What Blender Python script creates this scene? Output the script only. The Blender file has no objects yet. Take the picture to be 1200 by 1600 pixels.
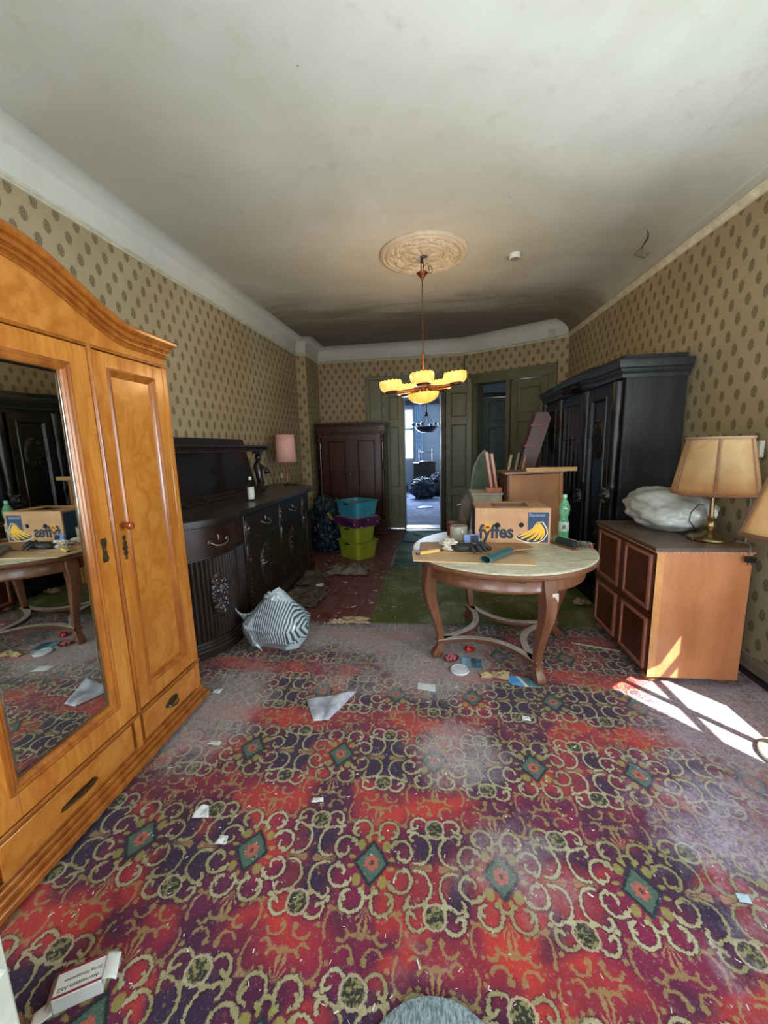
import bpy, math, random
from mathutils import Vector, Matrix, noise
R = math.radians
PI = math.pi
sc = bpy.context.scene
C = sc.collection

# ------------------------------------------------------------------ camera
cam_d = bpy.data.cameras.new('camera'); cam = bpy.data.objects.new('camera', cam_d); C.objects.link(cam)
PITCH, YAW, ROLL = R(9.37), R(-7.15), R(-1.54)
_f = Vector((math.sin(YAW)*math.cos(PITCH), math.cos(YAW)*math.cos(PITCH), -math.sin(PITCH)))
_r = Vector((math.cos(YAW), -math.sin(YAW), 0)); _u = _r.cross(_f)
_rr = math.cos(ROLL)*_r + math.sin(ROLL)*_u; _uu = -math.sin(ROLL)*_r + math.cos(ROLL)*_u
m = Matrix((_rr, _uu, -_f)).transposed().to_4x4(); m.translation = Vector((0, 0, 1.6))
cam.matrix_world = m
cam_d.sensor_fit = 'VERTICAL'; cam_d.sensor_height = 36; cam_d.lens = 615/1600*36
cam_d.clip_start = .02; cam_d.clip_end = 100
sc.camera = cam

# ------------------------------------------------------------------ world, sun, window and added fill light
w = bpy.data.worlds.new('world'); sc.world = w; w.use_nodes = True
bg = w.node_tree.nodes['Background']; bg.inputs[0].default_value = (.62, .78, 1, 1); bg.inputs[1].default_value = 2.5
def light(name, kind, loc, direction, energy, color, **k):
    d = bpy.data.lights.new(name, kind); d.energy = energy; d.color = color
    for a, b in k.items(): setattr(d, a, b)
    o = bpy.data.objects.new(name, d); C.objects.link(o); o.location = loc
    o.rotation_euler = Vector(direction).to_track_quat('-Z', 'Y').to_euler()
    return o
SUN_DIR = Vector((-.63, .777, -1.0)).normalized()
light('sun', 'SUN', (6, -6, 8), SUN_DIR, 22, (1, .95, .86), angle=R(.5))
# lights added for assumed windows: before the solid front wall, at the right-wall opening
light('assumed_window_fill_back', 'AREA', (-.95, -.82, 1.85), (0, 1, .22), 90, (.86, .93, 1), shape='RECTANGLE', size=1.1, size_y=2.0)
light('assumed_window_fill_back_right', 'AREA', (1.15, -.82, 1.85), (0, 1, .22), 90, (.86, .93, 1), shape='RECTANGLE', size=1.1, size_y=2.0)
light('assumed_window_fill_side', 'AREA', (2.20, 1.32, 1.45), (-1, .1, .55), 105, (.78, .90, 1), shape='RECTANGLE', size=.75, size_y=1.2)
light('far_room_daylight', 'AREA', (-.75, 13.4, 1.9), (.1, -1, -.15), 260, (.62, .78, 1), shape='RECTANGLE', size=.9, size_y=1.6)
light('added_hall_fill', 'AREA', (1.9, 9.9, 2.2), (-.35, -1, -.2), 9, (.72, .86, 1), shape='RECTANGLE', size=.9, size_y=1.2)  # fill light added in the hall, which has no window

sc.view_settings.view_transform = 'Standard'; sc.view_settings.look = 'None'
sc.view_settings.exposure = 0.2; sc.view_settings.gamma = 1; sc.view_settings.use_curve_mapping = False
sc.cycles.max_bounces = 10; sc.cycles.diffuse_bounces = 5; sc.cycles.glossy_bounces = 5; sc.cycles.transmission_bounces = 8; sc.cycles.transparent_max_bounces = 10
sc.cycles.sample_clamp_indirect = 6

# ------------------------------------------------------------------ node helpers
def lin(c):
    if isinstance(c, str): c = tuple(int(c[i:i+2], 16) for i in (0, 2, 4))
    return tuple(((v/255)/12.92 if v/255 <= .04045 else (((v/255)+.055)/1.055)**2.4) for v in c[:3]) + (1,)
class NT:
    def __init__(s, name):
        s.mat = bpy.data.materials.new(name); s.mat.use_nodes = True; s.t = s.mat.node_tree
        s.b = s.t.nodes['Principled BSDF']; s.l = s.t.links
    def n(s, typ, **k):
        o = s.t.nodes.new(typ)
        for a, b in k.items(): setattr(o, a, b)
        return o
    def put(s, inp, v):
        if isinstance(v, X): s.l.new(v.s, inp)
        elif isinstance(v, bpy.types.NodeSocket): s.l.new(v, inp)
        elif v is not None: inp.default_value = v
    def math(s, op, a, b=None, c=None):
        o = s.n('ShaderNodeMath', operation=op)
        s.put(o.inputs[0], a); s.put(o.inputs[1], b); s.put(o.inputs[2], c)
        return X(s, o.outputs[0])
    def vec(s, x, y, z=0.0):
        o = s.n('ShaderNodeCombineXYZ'); s.put(o.inputs[0], x); s.put(o.inputs[1], y); s.put(o.inputs[2], z); return X(s, o.outputs[0])
    def coord(s, which='Object'):
        return X(s, s.n('ShaderNodeTexCoord').outputs[which])
    def sep(s, v):
        o = s.n('ShaderNodeSeparateXYZ'); s.put(o.inputs[0], v); return [X(s, q) for q in o.outputs]
    def mapping(s, v, scale=(1, 1, 1), loc=(0, 0, 0), rot=(0, 0, 0)):
        o = s.n('ShaderNodeMapping'); s.put(o.inputs[0], v); o.inputs[1].default_value = loc; o.inputs[2].default_value = rot; o.inputs[3].default_value = scale
        return X(s, o.outputs[0])
    def noise(s, v, scale, detail=3, rough=.5, dist=0, col=False):
        o = s.n('ShaderNodeTexNoise'); s.put(o.inputs['Vector'], v); o.inputs['Scale'].default_value = scale
        o.inputs['Detail'].default_value = detail; o.inputs['Roughness'].default_value = rough; o.inputs['Distortion'].default_value = dist
        return X(s, o.outputs[1 if col else 0])
    def voro(s, v, scale, feature='F1', out=0, rand=1):
        o = s.n('ShaderNodeTexVoronoi', feature=feature); s.put(o.inputs['Vector'], v); o.inputs['Scale'].default_value = scale; o.inputs['Randomness'].default_value = rand
        return X(s, o.outputs[out])
    def ss(s, v, a, b, lo=0.0, hi=1.0):
        o = s.n('ShaderNodeMapRange', interpolation_type='SMOOTHSTEP'); s.put(o.inputs[0], v)
        o.inputs[1].default_value = a; o.inputs[2].default_value = b; o.inputs[3].default_value = lo; o.inputs[4].default_value = hi
        return X(s, o.outputs[0])
    def mix(s, f, a, b, blend='MIX'):
        o = s.n('ShaderNodeMix', data_type='RGBA', blend_type=blend)
        s.put(o.inputs[0], f); s.put(o.inputs[6], a); s.put(o.inputs[7], b); return X(s, o.outputs[2])
    def vm(s, op, a, b=None):
        o = s.n('ShaderNodeVectorMath', operation=op); s.put(o.inputs[0], a); s.put(o.inputs[1], b)
        return X(s, o.outputs['Value' if op in ('DISTANCE', 'LENGTH', 'DOT_PRODUCT') else 'Vector'])
    def bump(s, h, strength=.3, dist=.01):
        o = s.n('ShaderNodeBump'); s.put(o.inputs['Height'], h); o.inputs['Strength'].default_value = strength; o.inputs['Distance'].default_value = dist
        s.l.new(o.outputs[0], s.b.inputs['Normal'])
    def set(s, **k):
        for a, v in k.items():
            nm = {'color': 'Base Color', 'rough': 'Roughness', 'metal': 'Metallic', 'alpha': 'Alpha', 'trans': 'Transmission Weight', 'ior': 'IOR',
                  'emc': 'Emission Color', 'ems': 'Emission Strength', 'coat': 'Coat Weight', 'sheen': 'Sheen Weight', 'spec': 'Specular IOR Level', 'sss': 'Subsurface Weight'}[a]
            s.put(s.b.inputs[nm], v)
        return s
class X:
    def __init__(s, nt, so): s.nt = nt; s.s = so
    def __add__(a, b): return a.nt.math('ADD', a, b)
    __radd__ = __add__
    def __sub__(a, b): return a.nt.math('SUBTRACT', a, b)
    def __rsub__(a, b): return a.nt.math('SUBTRACT', b, a)
    def __mul__(a, b): return a.nt.math('MULTIPLY', a, b)
    __rmul__ = __mul__
    def __truediv__(a, b): return a.nt.math('DIVIDE', a, b)
    def abs(a): return a.nt.math('ABSOLUTE', a)
    def lt(a, b): return a.nt.math('LESS_THAN', a, b)
    def gt(a, b): return a.nt.math('GREATER_THAN', a, b)
    def max(a, b): return a.nt.math('MAXIMUM', a, b)
    def min(a, b): return a.nt.math('MINIMUM', a, b)
    def ping(a, b): return a.nt.math('PINGPONG', a, b)

MATS = {}
def plain(name, col, rough=.6, metal=0, var=.12, scale=9, bump=.15, bscale=60, **k):
    """a procedural paint / plastic / metal: base colour with a soft mottling and fine relief"""
    if name in MATS: return MATS[name]
    t = NT(name); co = t.coord(); c = lin(col)
    nz = t.noise(co, scale, 4, .6)
    c2 = tuple(v*(1-var*1.6) for v in c[:3])+(1,); c3 = tuple(min(1, v*(1+var*1.2)+.002) for v in c[:3])+(1,)
    t.set(color=t.mix(t.ss(nz, .3, .7), c2, c3), rough=rough, metal=metal)
    if bump: t.bump(t.noise(co, bscale, 3, .6), bump, .004)
    if k: t.set(**k)
    MATS[name] = t.mat; return t.mat
def wood(name, ca, cb, axis=2, scale=3.0, rough=.4, stretch=9, coat=0, dust=None, dustamt=.0, fine=.5, figure=0.0):
    if name in MATS: return MATS[name]
    t = NT(name); co = t.coord()
    s3 = [stretch, stretch, stretch]; s3[axis] = 1
    mp = t.mapping(co, scale=tuple(s3))
    wob = t.noise(t.mapping(co, scale=(1.7, 1.7, 1.7)), 2.0, 2, .5, 0, True)
    mp2 = t.vm('ADD', mp, t.vm('MULTIPLY', wob, (figure*4+.6, figure*4+.6, figure*4+.6)))
    g = t.noise(mp2, scale, 6, .62, .3+figure)
    f = t.noise(t.mapping(co, scale=tuple(v*3 if v > 1 else 1.5 for v in s3)), scale*4, 3, .7)
    col = t.mix(t.ss(g, .3, .7), lin(ca), lin(cb))
    col = t.mix(t.ss(f, .45, .75)*fine, col, tuple(v*.55 for v in lin(ca)[:3])+(1,))
    big = t.noise(co, 2.3, 2, .5)
    col = t.mix(t.ss(big, .35, .7)*.25, col, tuple(v*.6 for v in lin(ca)[:3])+(1,))
    if dust:
        dn = t.noise(co, 7, 5, .7)
        nrm = t.sep(X(t, t.n('ShaderNodeNewGeometry').outputs['Normal']))[2]
        col = t.mix(t.ss(nrm, .5, .95)*t.ss(dn, .25, .7)*dustamt, col, lin(dust))
    t.set(color=col, rough=rough, coat=coat)
    t.b.inputs['Coat Roughness'].default_value = .15
    t.bump(f, .12, .002)
    MATS[name] = t.mat; return t.mat

# ------------------------------------------------------------------ materials of the setting
def wallpaper():
    t = NT('wallpaper_tan_motif'); u, v, _ = t.sep(t.coord('UV'))
    wob = t.noise(t.coord('UV'), 75, 3, .75, 0, True); wx, wy, _z = t.sep(wob)
    uu = u + (wx-.5)*.030; vv = v + (wy-.5)*.030
    a, b = .074, .107
    x = uu.ping(a); y = vv.ping(b)
    flip = (x/a + y/b).gt(1.0)
    x2 = x + flip*(a - x*2.0); y2 = y + flip*(b - y*2.0)
    ex = x2/.0265; ey = y2/.0435
    d = t.math('SQRT', ex*ex + ey*ey)
    m = t.ss(d, .82, 1.1, 1.0, 0.0)
    mot = t.noise(t.coord('UV'), 130, 2, .6)
    m = m * t.ss(mot, .38, .54, .30, 1.0)
    big = t.noise(t.coord('UV'), .9, 4, .55)
    base = t.mix(t.ss(big, .35, .7), lin('9b8b6a'), lin('a99a7a'))
    stain = t.noise(t.coord('UV'), 3.1, 5, .65)
    base = t.mix(t.ss(stain, .52, .8)*.35, base, lin('8a7552'))
    col = t.mix(m*.85, base, lin('584b33'))
    t.set(color=col, rough=.75, spec=.25)
    t.bump(t.noise(t.coord('UV'), 30, 4, .6), .15, .004)
    return t.mat
def plaster(name, ca, cb, cc, bs=.25, sc_=1.2, stain_falloff=False):
    t = NT(name); co = t.coord()
    n1 = t.noise(co, sc_*.7, 4, .55, .4); n2 = t.noise(co, 7, 5, .6); n3 = t.noise(co, 60, 3, .6)
    col = t.mix(t.ss(n1, .35, .68), lin(ca), lin(cb)); col = t.mix(t.ss(n2, .55, .8)*.4, col, lin(cc))
    if stain_falloff:   # streaky tobacco-brown sooty stain, plus light falloff painted over the far end
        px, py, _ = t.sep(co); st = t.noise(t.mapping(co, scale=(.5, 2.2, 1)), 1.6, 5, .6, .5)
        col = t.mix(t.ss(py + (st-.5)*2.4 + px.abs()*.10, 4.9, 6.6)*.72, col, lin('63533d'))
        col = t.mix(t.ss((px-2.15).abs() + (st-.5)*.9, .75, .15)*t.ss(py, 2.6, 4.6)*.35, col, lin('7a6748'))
    sp = t.voro(co, 3.2, 'F1', 0); col = t.mix(t.ss(sp, .012, .03, 1, 0)*.5, col, lin('4a4136'))
    t.set(color=col, rough=.85, spec=.2); t.bump(n2*.7+n3*.3, bs, .01); return t.mat
M_WALL = wallpaper()
M_CEIL = plaster('ceiling_stained_plaster', 'b7b6a6', 'c6c6ba', 'a59f8b', stain_falloff=True)
M_COVE = plaster('cove_plaster', 'b9bab0', 'c4c5bb', 'a9a99d', .2)
M_TRIM = plain('trim_cream_paint', 'c9bd9f', .5)
M_GREEN = plain('door_olive_paint', '74775a', .42, var=.1, scale=3)
M_GREEND = plain('door_dark_olive_paint', '62634a', .42, var=.1, scale=3)
M_DARKJ = plain('dark_brown_jamb_paint', '2c2219', .5)
M_BASE = wood('baseboard_grey_brown', '6a5b4a', '7d6f5c', 1, rough=.5, dust='9a9186', dustamt=.7)

def carpet_material():
    t = NT('patterned_carpet_pile'); co = t.coord(); 
    wob = t.noise(co, 14, 3, .6, 0, True); wx, wy, _ = t.sep(wob)
    fine = t.noise(co, 120, 2, .6, 0, True); fx, fy, _ = t.sep(fine)
    px, py, _ = t.sep(co)
    qx = px + (wx-.5)*.016 + (fx-.5)*.017 - .245; qy = py + (wy-.5)*.016 + (fy-.5)*.017 - 1.27
    A, B = .245, .53
    x = qx.ping(A); y = qy.ping(B)
    flip = y.gt(B/2)
    x = x + flip*(A - x*2.0); y = y + flip*(B - y*2.0)
    P = t.vec(x, y)
    def arc(cx, cy, r, dx=0, dy=0, thr=-.55, sx=1.0, sy=1.0):
        "distance to an open ring; the side that points along (dx, dy) stays"
        v = t.vec((x-cx)*(1/sx), (y-cy)*(1/sy)); d = (t.vm('LENGTH', v) - r).abs()
        if dx or dy: d = d + t.ss(t.vm('DOT_PRODUCT', v, (dx, dy, 0)), thr*r-.003, thr*r+.003, .05, 0.0)
        return d
    def dot(cx, cy, r, sx=1.0, sy=1.0): return t.vm('LENGTH', t.vec((x-cx)*(1/sx), (y-cy)*(1/sy))) - (r-.006)
    def mn(*a):
        o = a[0]
        for q in a[1:]: o = o.min(q)
        return o
    barb = (t.noise(co, 85, 2, .6)-.5)*.009
    D1 = mn(arc(.112, .052, .043, .70, .72, -.62), arc(.118, .040, .019, -.6, -.6, -.1), arc(.055, .132, .040, .15, .98, -.62), arc(.068, .120, .018, .9, -.3, -.1),
            arc(.178, .070, .058, .98, -.25, -.15, .85, 1), arc(.163, .117, .019, -.7, .7, -.5), arc(.182, .168, .034, -.6, .8, -.15), arc(.160, .168, .014, .0, -1, -.2),
            arc(.0, .102, .020, 0, 1, -.2), dot(.085, .082, .012), dot(.030, .100, .010), dot(.212, .125, .012), dot(.140, .140, .010)) + barb
    D2 = mn(arc(.100, .212, .038, .7, -.7, -.25, .8, 1.3), arc(.066, .235, .020, -.7, .7, -.3), arc(.198, .235, .028, .4, .9, -.3), arc(.030, .215, .022, -.5, .8, -.3),
            dot(.122, .160, .010), dot(.088, .160, .011), dot(.225, .228, .012), dot(.150, .215, .009), dot(.052, .185, .009), dot(.005, .235, .012)) + barb
    cream = t.ss(D1, .0035, .0075, 1, 0); outl = t.ss(D1, .008, .013, 1, 0); tan = t.ss(D2, .003, .007, 1, 0)
    # small leaf sprays
    wav = t.math('SINE', t.math('ARCTAN2', y-.150, x)*15.0)
    spr = t.ss(dot(.0, .185, .036, .75, 1.0), .004, .008, 1, 0) * t.ss(wav, -.2, .4)
    wav2 = t.math('SINE', t.math('ARCTAN2', y, x-.155)*14.0)
    spr2 = t.ss(dot(.190, .0, .036, 1.2, .75), .004, .008, 1, 0) * t.ss(wav2, -.2, .4)
    spots = t.ss(t.voro(co, 26, 'F1', 0), .10, .22, 1, 0) * t.ss(t.noise(co, 5.5, 1, .5), .52, .6)
    # ground
    n1 = t.noise(co, 2.6, 4, .6, .6); n2 = t.noise(t.mapping(co, loc=(3.3, 1.7, 0)), 3.6, 2, .5, .3); n3 = t.noise(co, 1.2, 2, .5)
    col = t.mix(t.ss(n1, .42, .62), lin('451934'), lin('741e3c'))
    navy = t.ss(x, .09, .19) * t.ss(y, .08, .20, 1, 0)
    navy2 = t.ss(t.noise(t.mapping(co, loc=(7, 2, 0)), 3.0, 2, .5), .5, .62)*.75
    org = t.ss(n2, .50, .62)
    orgz = t.ss(.265 - y, .01, .13, 1, 0)
    col = t.mix((org*.75 + orgz*t.ss(n3, .42, .62)*.8).min(1.0), col, lin('a8342c'))
    col = t.mix((navy + navy2*.6).min(1.0)*t.ss(n2, .5, .66, 1, .35)*.92, col, lin('2a2138'))
    pile = t.noise(co, 260, 2, .7)
    col = t.mix(spots*.7, col, lin('8d7d4e'))
    col = t.mix(spr.max(spr2)*.85, col, lin('94734e'))
    col = t.mix(tan*.75, col, lin('8c7a4c'))
    col = t.mix(outl*.55, col, lin('1f0f1e'))
    fade = t.ss(n1, .35, .65)
    col = t.mix(cream*.92, col, t.mix(fade, lin('837c52'), lin('aaa684')))
    pet = t.ss(mn(dot(.050, .066, .017, 1.0, 1.3), dot(.020, .092, .010, .8, 1.4), dot(.078, .018, .010, 1.4, .8)), .003, .008, 1, 0)
    col = t.mix(pet*.75, col, lin('8b8a44'))
    # medallion diamond
    dd = x/.072 + y/.092
    dm = t.ss(dd, .95, 1.03, 1, 0); dmi = t.ss(dd, .74, .84, 1, 0)
    col = t.mix(dm, col, lin('17292a')); col = t.mix(dmi, col, t.mix(t.ss(pile, .35, .65), lin('2f4640'), lin('56705e')))
    ang = t.math('SINE', t.math('ARCTAN2', y, x)*8.0)*.004
    rr = t.vm('LENGTH', P) + ang
    col = t.mix(t.ss(rr, .024, .031, 1, 0), col, lin('a2584a')); col = t.mix(t.ss(rr, .006, .010, 1, 0), col, lin('26302a'))
    # round dark rosettes
    v = t.vec(x-.245, y-.158); rl = t.vm('LENGTH', v)
    col = t.mix(t.ss((rl-.038).abs(), .003, .006, 1, 0)*.8, col, lin('a39f80'))
    col = t.mix(t.ss(rl, .030, .036, 1, 0), col, t.mix(t.ss(t.noise(co, 70, 2, .6), .45, .6), lin('2b2c22'), lin('7d7a50')))
    # pile shading
    col = t.mix(t.ss(pile, .3, .7)*.28, col, lin('1c0c14'))
    # grey plaster dust trodden in: where it lies in the room
    dn = t.noise(co, 6.5, 5, .7, .3); df = t.noise(co, 95, 3, .75); dl = t.noise(t.mapping(co, scale=(3, 1, 1), rot=(0, 0, .5)), 34, 3, .7)
    tot = None
    for cx, cy, rx, ry, st in ((.0, 2.80, .62, .70, 1.0), (-.35, 3.1, .95, .50, .95), (.12, 1.86, .34, .36, .75), (-1.35, 2.1, .42, .7, .85), (1.75, 2.2, .8, .75, .9),
                               (1.35, 1.55, .7, .6, .62), (1.25, 1.1, .8, .45, .35), (.3, 1.32, .35, .35, .5), (-1.0, 3.1, .5, .4, .8), (1.85, 3.0, .45, .7, .55), (-.55, 2.5, .6, .4, .5), (-.05, .95, .3, .2, .25)):
        g = t.ss(t.vm('LENGTH', t.vec((px-cx)*(1/rx), (py-cy)*(1/ry))), .2, 1.15, st, 0.0)
        tot = g if tot is None else tot.max(g)
    dm = t.ss(tot + (dn-.5)*1.2, .18, .85)
    dmf = (dm * t.ss(df + dl*.5, .50, .95, .40, 1.0) + t.ss(df, .56, .74)*.36).min(1.0)
    col = t.mix(dmf*.86, col, t.mix(t.ss(px, .2, 1.2), lin('968e8d'), lin('a6a0b0')))
    t.set(color=col, rough=.95, spec=.1, sheen=.15)
    t.bump(t.noise(co, 330, 2, .7)*.6 + cream*.4, .6, .004)
    return t.mat
M_CARPET = carpet_material()

def dusty_carpet(name, ca, cb, dusty, streak=(1, 1, 1)):
    t = NT(name); co = t.coord()
    n = t.noise(t.mapping(co, scale=streak), 9, 5, .7, .3); f = t.noise(co, 190, 3, .75); g = t.noise(co, 2.2, 4, .6, .4)
    col = t.mix(t.ss(n, .35, .65), lin(ca), lin(cb)); col = t.mix(t.ss(f, .4, .7)*.35, col, (.01, .012, .006, 1))
    d = t.ss(g + (t.noise(co, 45, 4, .8)-.5)*.7, .42, .80)
    col = t.mix(d*.8, col, lin(dusty)); t.set(color=col, rough=.95, spec=.1); t.bump(f, .5, .004); return t.mat
M_OLIVE = dusty_carpet('olive_carpet_pile', '4a5226', '5f6430', '8f8c76', (1, 6, 1))
M_TEAL = dusty_carpet('teal_carpet_pile', '30504a', '42625a', '848f86', (1, 5, 1))

# ------------------------------------------------------------------ mesh builder
class MB:
    def __init__(s): s.v = []; s.f = []; s.uv = None
    def add(s, vs, fs, M=None):
        o = len(s.v)
        s.v += [tuple(M @ Vector(p)) for p in vs] if M else [tuple(p) for p in vs]
        s.f += [tuple(i+o for i in f) for f in fs]; return s
    def box(s, x0, x1, y0, y1, z0, z1, M=None):
        v = [(x0, y0, z0), (x1, y0, z0), (x1, y1, z0), (x0, y1, z0), (x0, y0, z1), (x1, y0, z1), (x1, y1, z1), (x0, y1, z1)]
        return s.add(v, [(0, 3, 2, 1), (4, 5, 6, 7), (0, 1, 5, 4), (1, 2, 6, 5), (2, 3, 7, 6), (3, 0, 4, 7)], M)
    def lathe(s, prof, n=24, c=(0, 0, 0), M=None, sx=1, sy=1):
        vs = []; fs = []
        for r, z in prof:
            for i in range(n):
                a = 2*PI*i/n; vs.append((c[0]+r*sx*math.cos(a), c[1]+r*sy*math.sin(a), c[2]+z))
        k = len(prof)
        for j in range(k-1):
            for i in range(n):
                a, b = j*n+i, j*n+(i+1) % n; fs.append((a, b, b+n, a+n))
        if prof[0][0] > 1e-6: fs.append(tuple(reversed(range(n))))
        if prof[-1][0] > 1e-6: fs.append(tuple(range((k-1)*n, k*n)))
        return s.add(vs, fs, M)
    def shell(s, prof, n=24, c=(0, 0, 0), M=None):
        """open lathe, no caps"""
        vs = []; fs = []
        for r, z in prof:
            for i in range(n):
                a = 2*PI*i/n; vs.append((c[0]+r*math.cos(a), c[1]+r*math.sin(a), c[2]+z))
        for j in range(len(prof)-1):
            for i in range(n):
                a, b = j*n+i, j*n+(i+1) % n; fs.append((a, b, b+n, a+n))
        return s.add(vs, fs, M)
    def tube(s, pts, r, n=8, M=None, flat=None):
        pts = [Vector(p) for p in pts]; vs = []; fs = []; up = None
        for i, p in enumerate(pts):
            t = (pts[min(i+1, len(pts)-1)]-pts[max(i-1, 0)]).normalized()
            if up is None: up = Vector((0, 0, 1)) if abs(t.z) < .9 else Vector((1, 0, 0))
            side = t.cross(up).normalized(); up = side.cross(t).normalized()
            rr = r[i] if isinstance(r, (list, tuple)) else r
            ra, rb = (rr, rr*flat) if flat else (rr, rr)
            for j in range(n):
                a = 2*PI*j/n+PI/n; vs.append(p+side*ra*math.cos(a)+up*rb*math.sin(a))
        for i in range(len(pts)-1):
            for j in range(n):
                a, b = i*n+j, i*n+(j+1) % n; fs.append((a, b, b+n, a+n))
        fs.append(tuple(reversed(range(n)))); fs.append(tuple(range((len(pts)-1)*n, len(pts)*n)))
        return s.add(vs, fs, M)
    def prism(s, poly, a, b, axis='z', M=None):
        """polygon (2D) swept from a to b along axis; plane coords: z->(x,y), y->(x,z), x->(y,z)"""
        def mk(p, h): return {'z': (p[0], p[1], h), 'y': (p[0], h, p[1]), 'x': (h, p[0], p[1])}[axis]
        n = len(poly); vs = [mk(p, a) for p in poly]+[mk(p, b) for p in poly]
        fs = [tuple(reversed(range(n))), tuple(range(n, 2*n))]+[(i, (i+1) % n, (i+1) % n+n, i+n) for i in range(n)]
        return s.add(vs, fs, M)
    def sweep(s, path, prof, closed=False, M=None):
        """prof: list of (offset, height) in the frame (left normal of a plan path, z)"""
        P = [Vector((p[0], p[1])) for p in path]; n = len(P); vs = []; fs = []; k = len(prof)
        for i in range(n):
            if closed: a, b = P[i-1], P[(i+1) % n]
            else: a, b = P[max(i-1, 0)], P[min(i+1, n-1)]
            d1 = (P[i]-a).normalized() if (P[i]-a).length > 1e-9 else (b-P[i]).normalized()
            d2 = (b-P[i]).normalized() if (b-P[i]).length > 1e-9 else d1
            n1 = Vector((-d1.y, d1.x)); n2 = Vector((-d2.y, d2.x)); nn = (n1+n2).normalized(); sc_ = 1/max(.3, nn.dot(n1))
            z0 = path[i][2] if len(path[i]) > 2 else 0
            for o, h in prof: q = P[i]+nn*o*sc_; vs.append((q.x, q.y, z0+h))
        for i in range(n if closed else n-1):
            j = (i+1) % n
            for q in range(k):
                q2 = (q+1) % k; fs.append((i*k+q, j*k+q, j*k+q2, i*k+q2))
        if not closed: fs += [tuple(range(k)), tuple(reversed(range((n-1)*k, n*k)))]
        return s.add(vs, fs, M)
    def grid(s, fn, nu, nv, M=None, closed_u=False):
        vs = [fn(i/(nu if closed_u else nu-1), j/(nv-1)) for j in range(nv) for i in range(nu)]; fs = []
        for j in range(nv-1):
            for i in range(nu if closed_u else nu-1):
                i2 = (i+1) % nu; fs.append((j*nu+i, j*nu+i2, (j+1)*nu+i2, (j+1)*nu+i))
        return s.add(vs, fs, M)
    def build(s, name, mat, parent=None, smooth=38, bevel=0, loc=None, solid=0, sub=0):
        me = bpy.data.meshes.new(name); me.from_pydata(s.v, [], s.f); me.validate()
        if smooth: me.shade_smooth(); me.set_sharp_from_angle(angle=R(smooth))
        if mat: me.materials.append(mat)
        o = bpy.data.objects.new(name, me); C.objects.link(o)
        if parent: o.parent = parent
        if loc: o.location = loc
        if solid: q = o.modifiers.new('thickness', 'SOLIDIFY'); q.thickness = solid; q.offset = 0
        if sub: q = o.modifiers.new('smooth', 'SUBSURF'); q.levels = sub; q.render_levels = sub
        if bevel: q = o.modifiers.new('bevel', 'BEVEL'); q.width = bevel; q.segments = 2; q.limit_method = 'ANGLE'; q.angle_limit = R(40)
        return o
def tag(o, label, cat, group=None, kind=None):
    o['label'] = label; o['category'] = cat
    if group: o['group'] = group
    if kind: o['kind'] = kind
    return o
def thing(name, label, cat, loc=(0, 0, 0), rz=0, group=None, rot=None):
    o = bpy.data.objects.new(name, None); C.objects.link(o); o.location = loc; o.rotation_euler = rot or (0, 0, rz)
    o.empty_display_size = .1
    return tag(o, label, cat, group)
def struct(o): o['kind'] = 'structure'; return o
def T(x, y, z, rz=0, rx=0, ry=0): return Matrix.Translation((x, y, z)) @ Matrix.Rotation(rz, 4, 'Z') @ Matrix.Rotation(ry, 4, 'Y') @ Matrix.Rotation(rx, 4, 'X')
def arcp(cx, cy, r, a0, a1, n): return [(cx+r*math.cos(R(a0+(a1-a0)*i/n)), cy+r*math.sin(R(a0+(a1-a0)*i/n))) for i in range(n+1)]
def nz(x, y, z=0): return noise.noise(Vector((x, y, z)))
def frame_mb(x0, x1, z0, z1, wd, y0, y1, mb=None):
    """rectangular picture-frame of bar width wd, butt joined"""
    mb = mb or MB()
    mb.box(x0, x0+wd, y0, y1, z0, z1); mb.box(x1-wd, x1, y0, y1, z0, z1)
    mb.box(x0+wd, x1-wd, y0, y1, z0, z0+wd); mb.box(x0+wd, x1-wd, y0, y1, z1-wd, z1); return mb
def moulding_rect(x0, x1, z0, z1, prof, mb=None):
    """mitred moulding round a rectangle in the xz plane; prof = [(inset, y)]"""
    mb = mb or MB(); k = len(prof); vs = []; fs = []
    for cx, cz, sx, sz in ((x0, z0, 1, 1), (x1, z0, -1, 1), (x1, z1, -1, -1), (x0, z1, 1, -1)):
        for o, y in prof: vs.append((cx+sx*o, y, cz+sz*o))
    for i in range(4):
        j = (i+1) % 4
        for q in range(k-1): fs.append((i*k+q, j*k+q, j*k+q+1, i*k+q+1))
    return mb.add(vs, fs)
def relief(mb, cx, cz, rx, rz, y, depth, seed=0, n=28, oval=True, freq=9, M=None):
    """carved ornament: bumpy plate in the xz plane bulging toward -y"""
    def fn(u, v):
        a, b = u*2-1, v*2-1
        if oval:
            q = max(abs(a), abs(b)); l = math.hypot(a, b) or 1; a, b = a/l*q, b/l*q
            e = 1-(a*a+b*b)
        else: e = 1-max(abs(a), abs(b))**4
        s1 = nz(a*freq*rx*6+seed, b*freq*rz*4, seed*1.3); s2 = nz(abs(a)*freq*rx*9+seed, b*freq*rz*8, 5+seed)
        h = depth*max(0, min(1, e*4))*(.35+.9*abs(s1)+.6*max(0, s2))
        return (cx+a*rx, y-h, cz+b*rz)
    return mb.grid(fn, n, int(n*min(2.4, max(1, rz/rx))), M)

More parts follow.
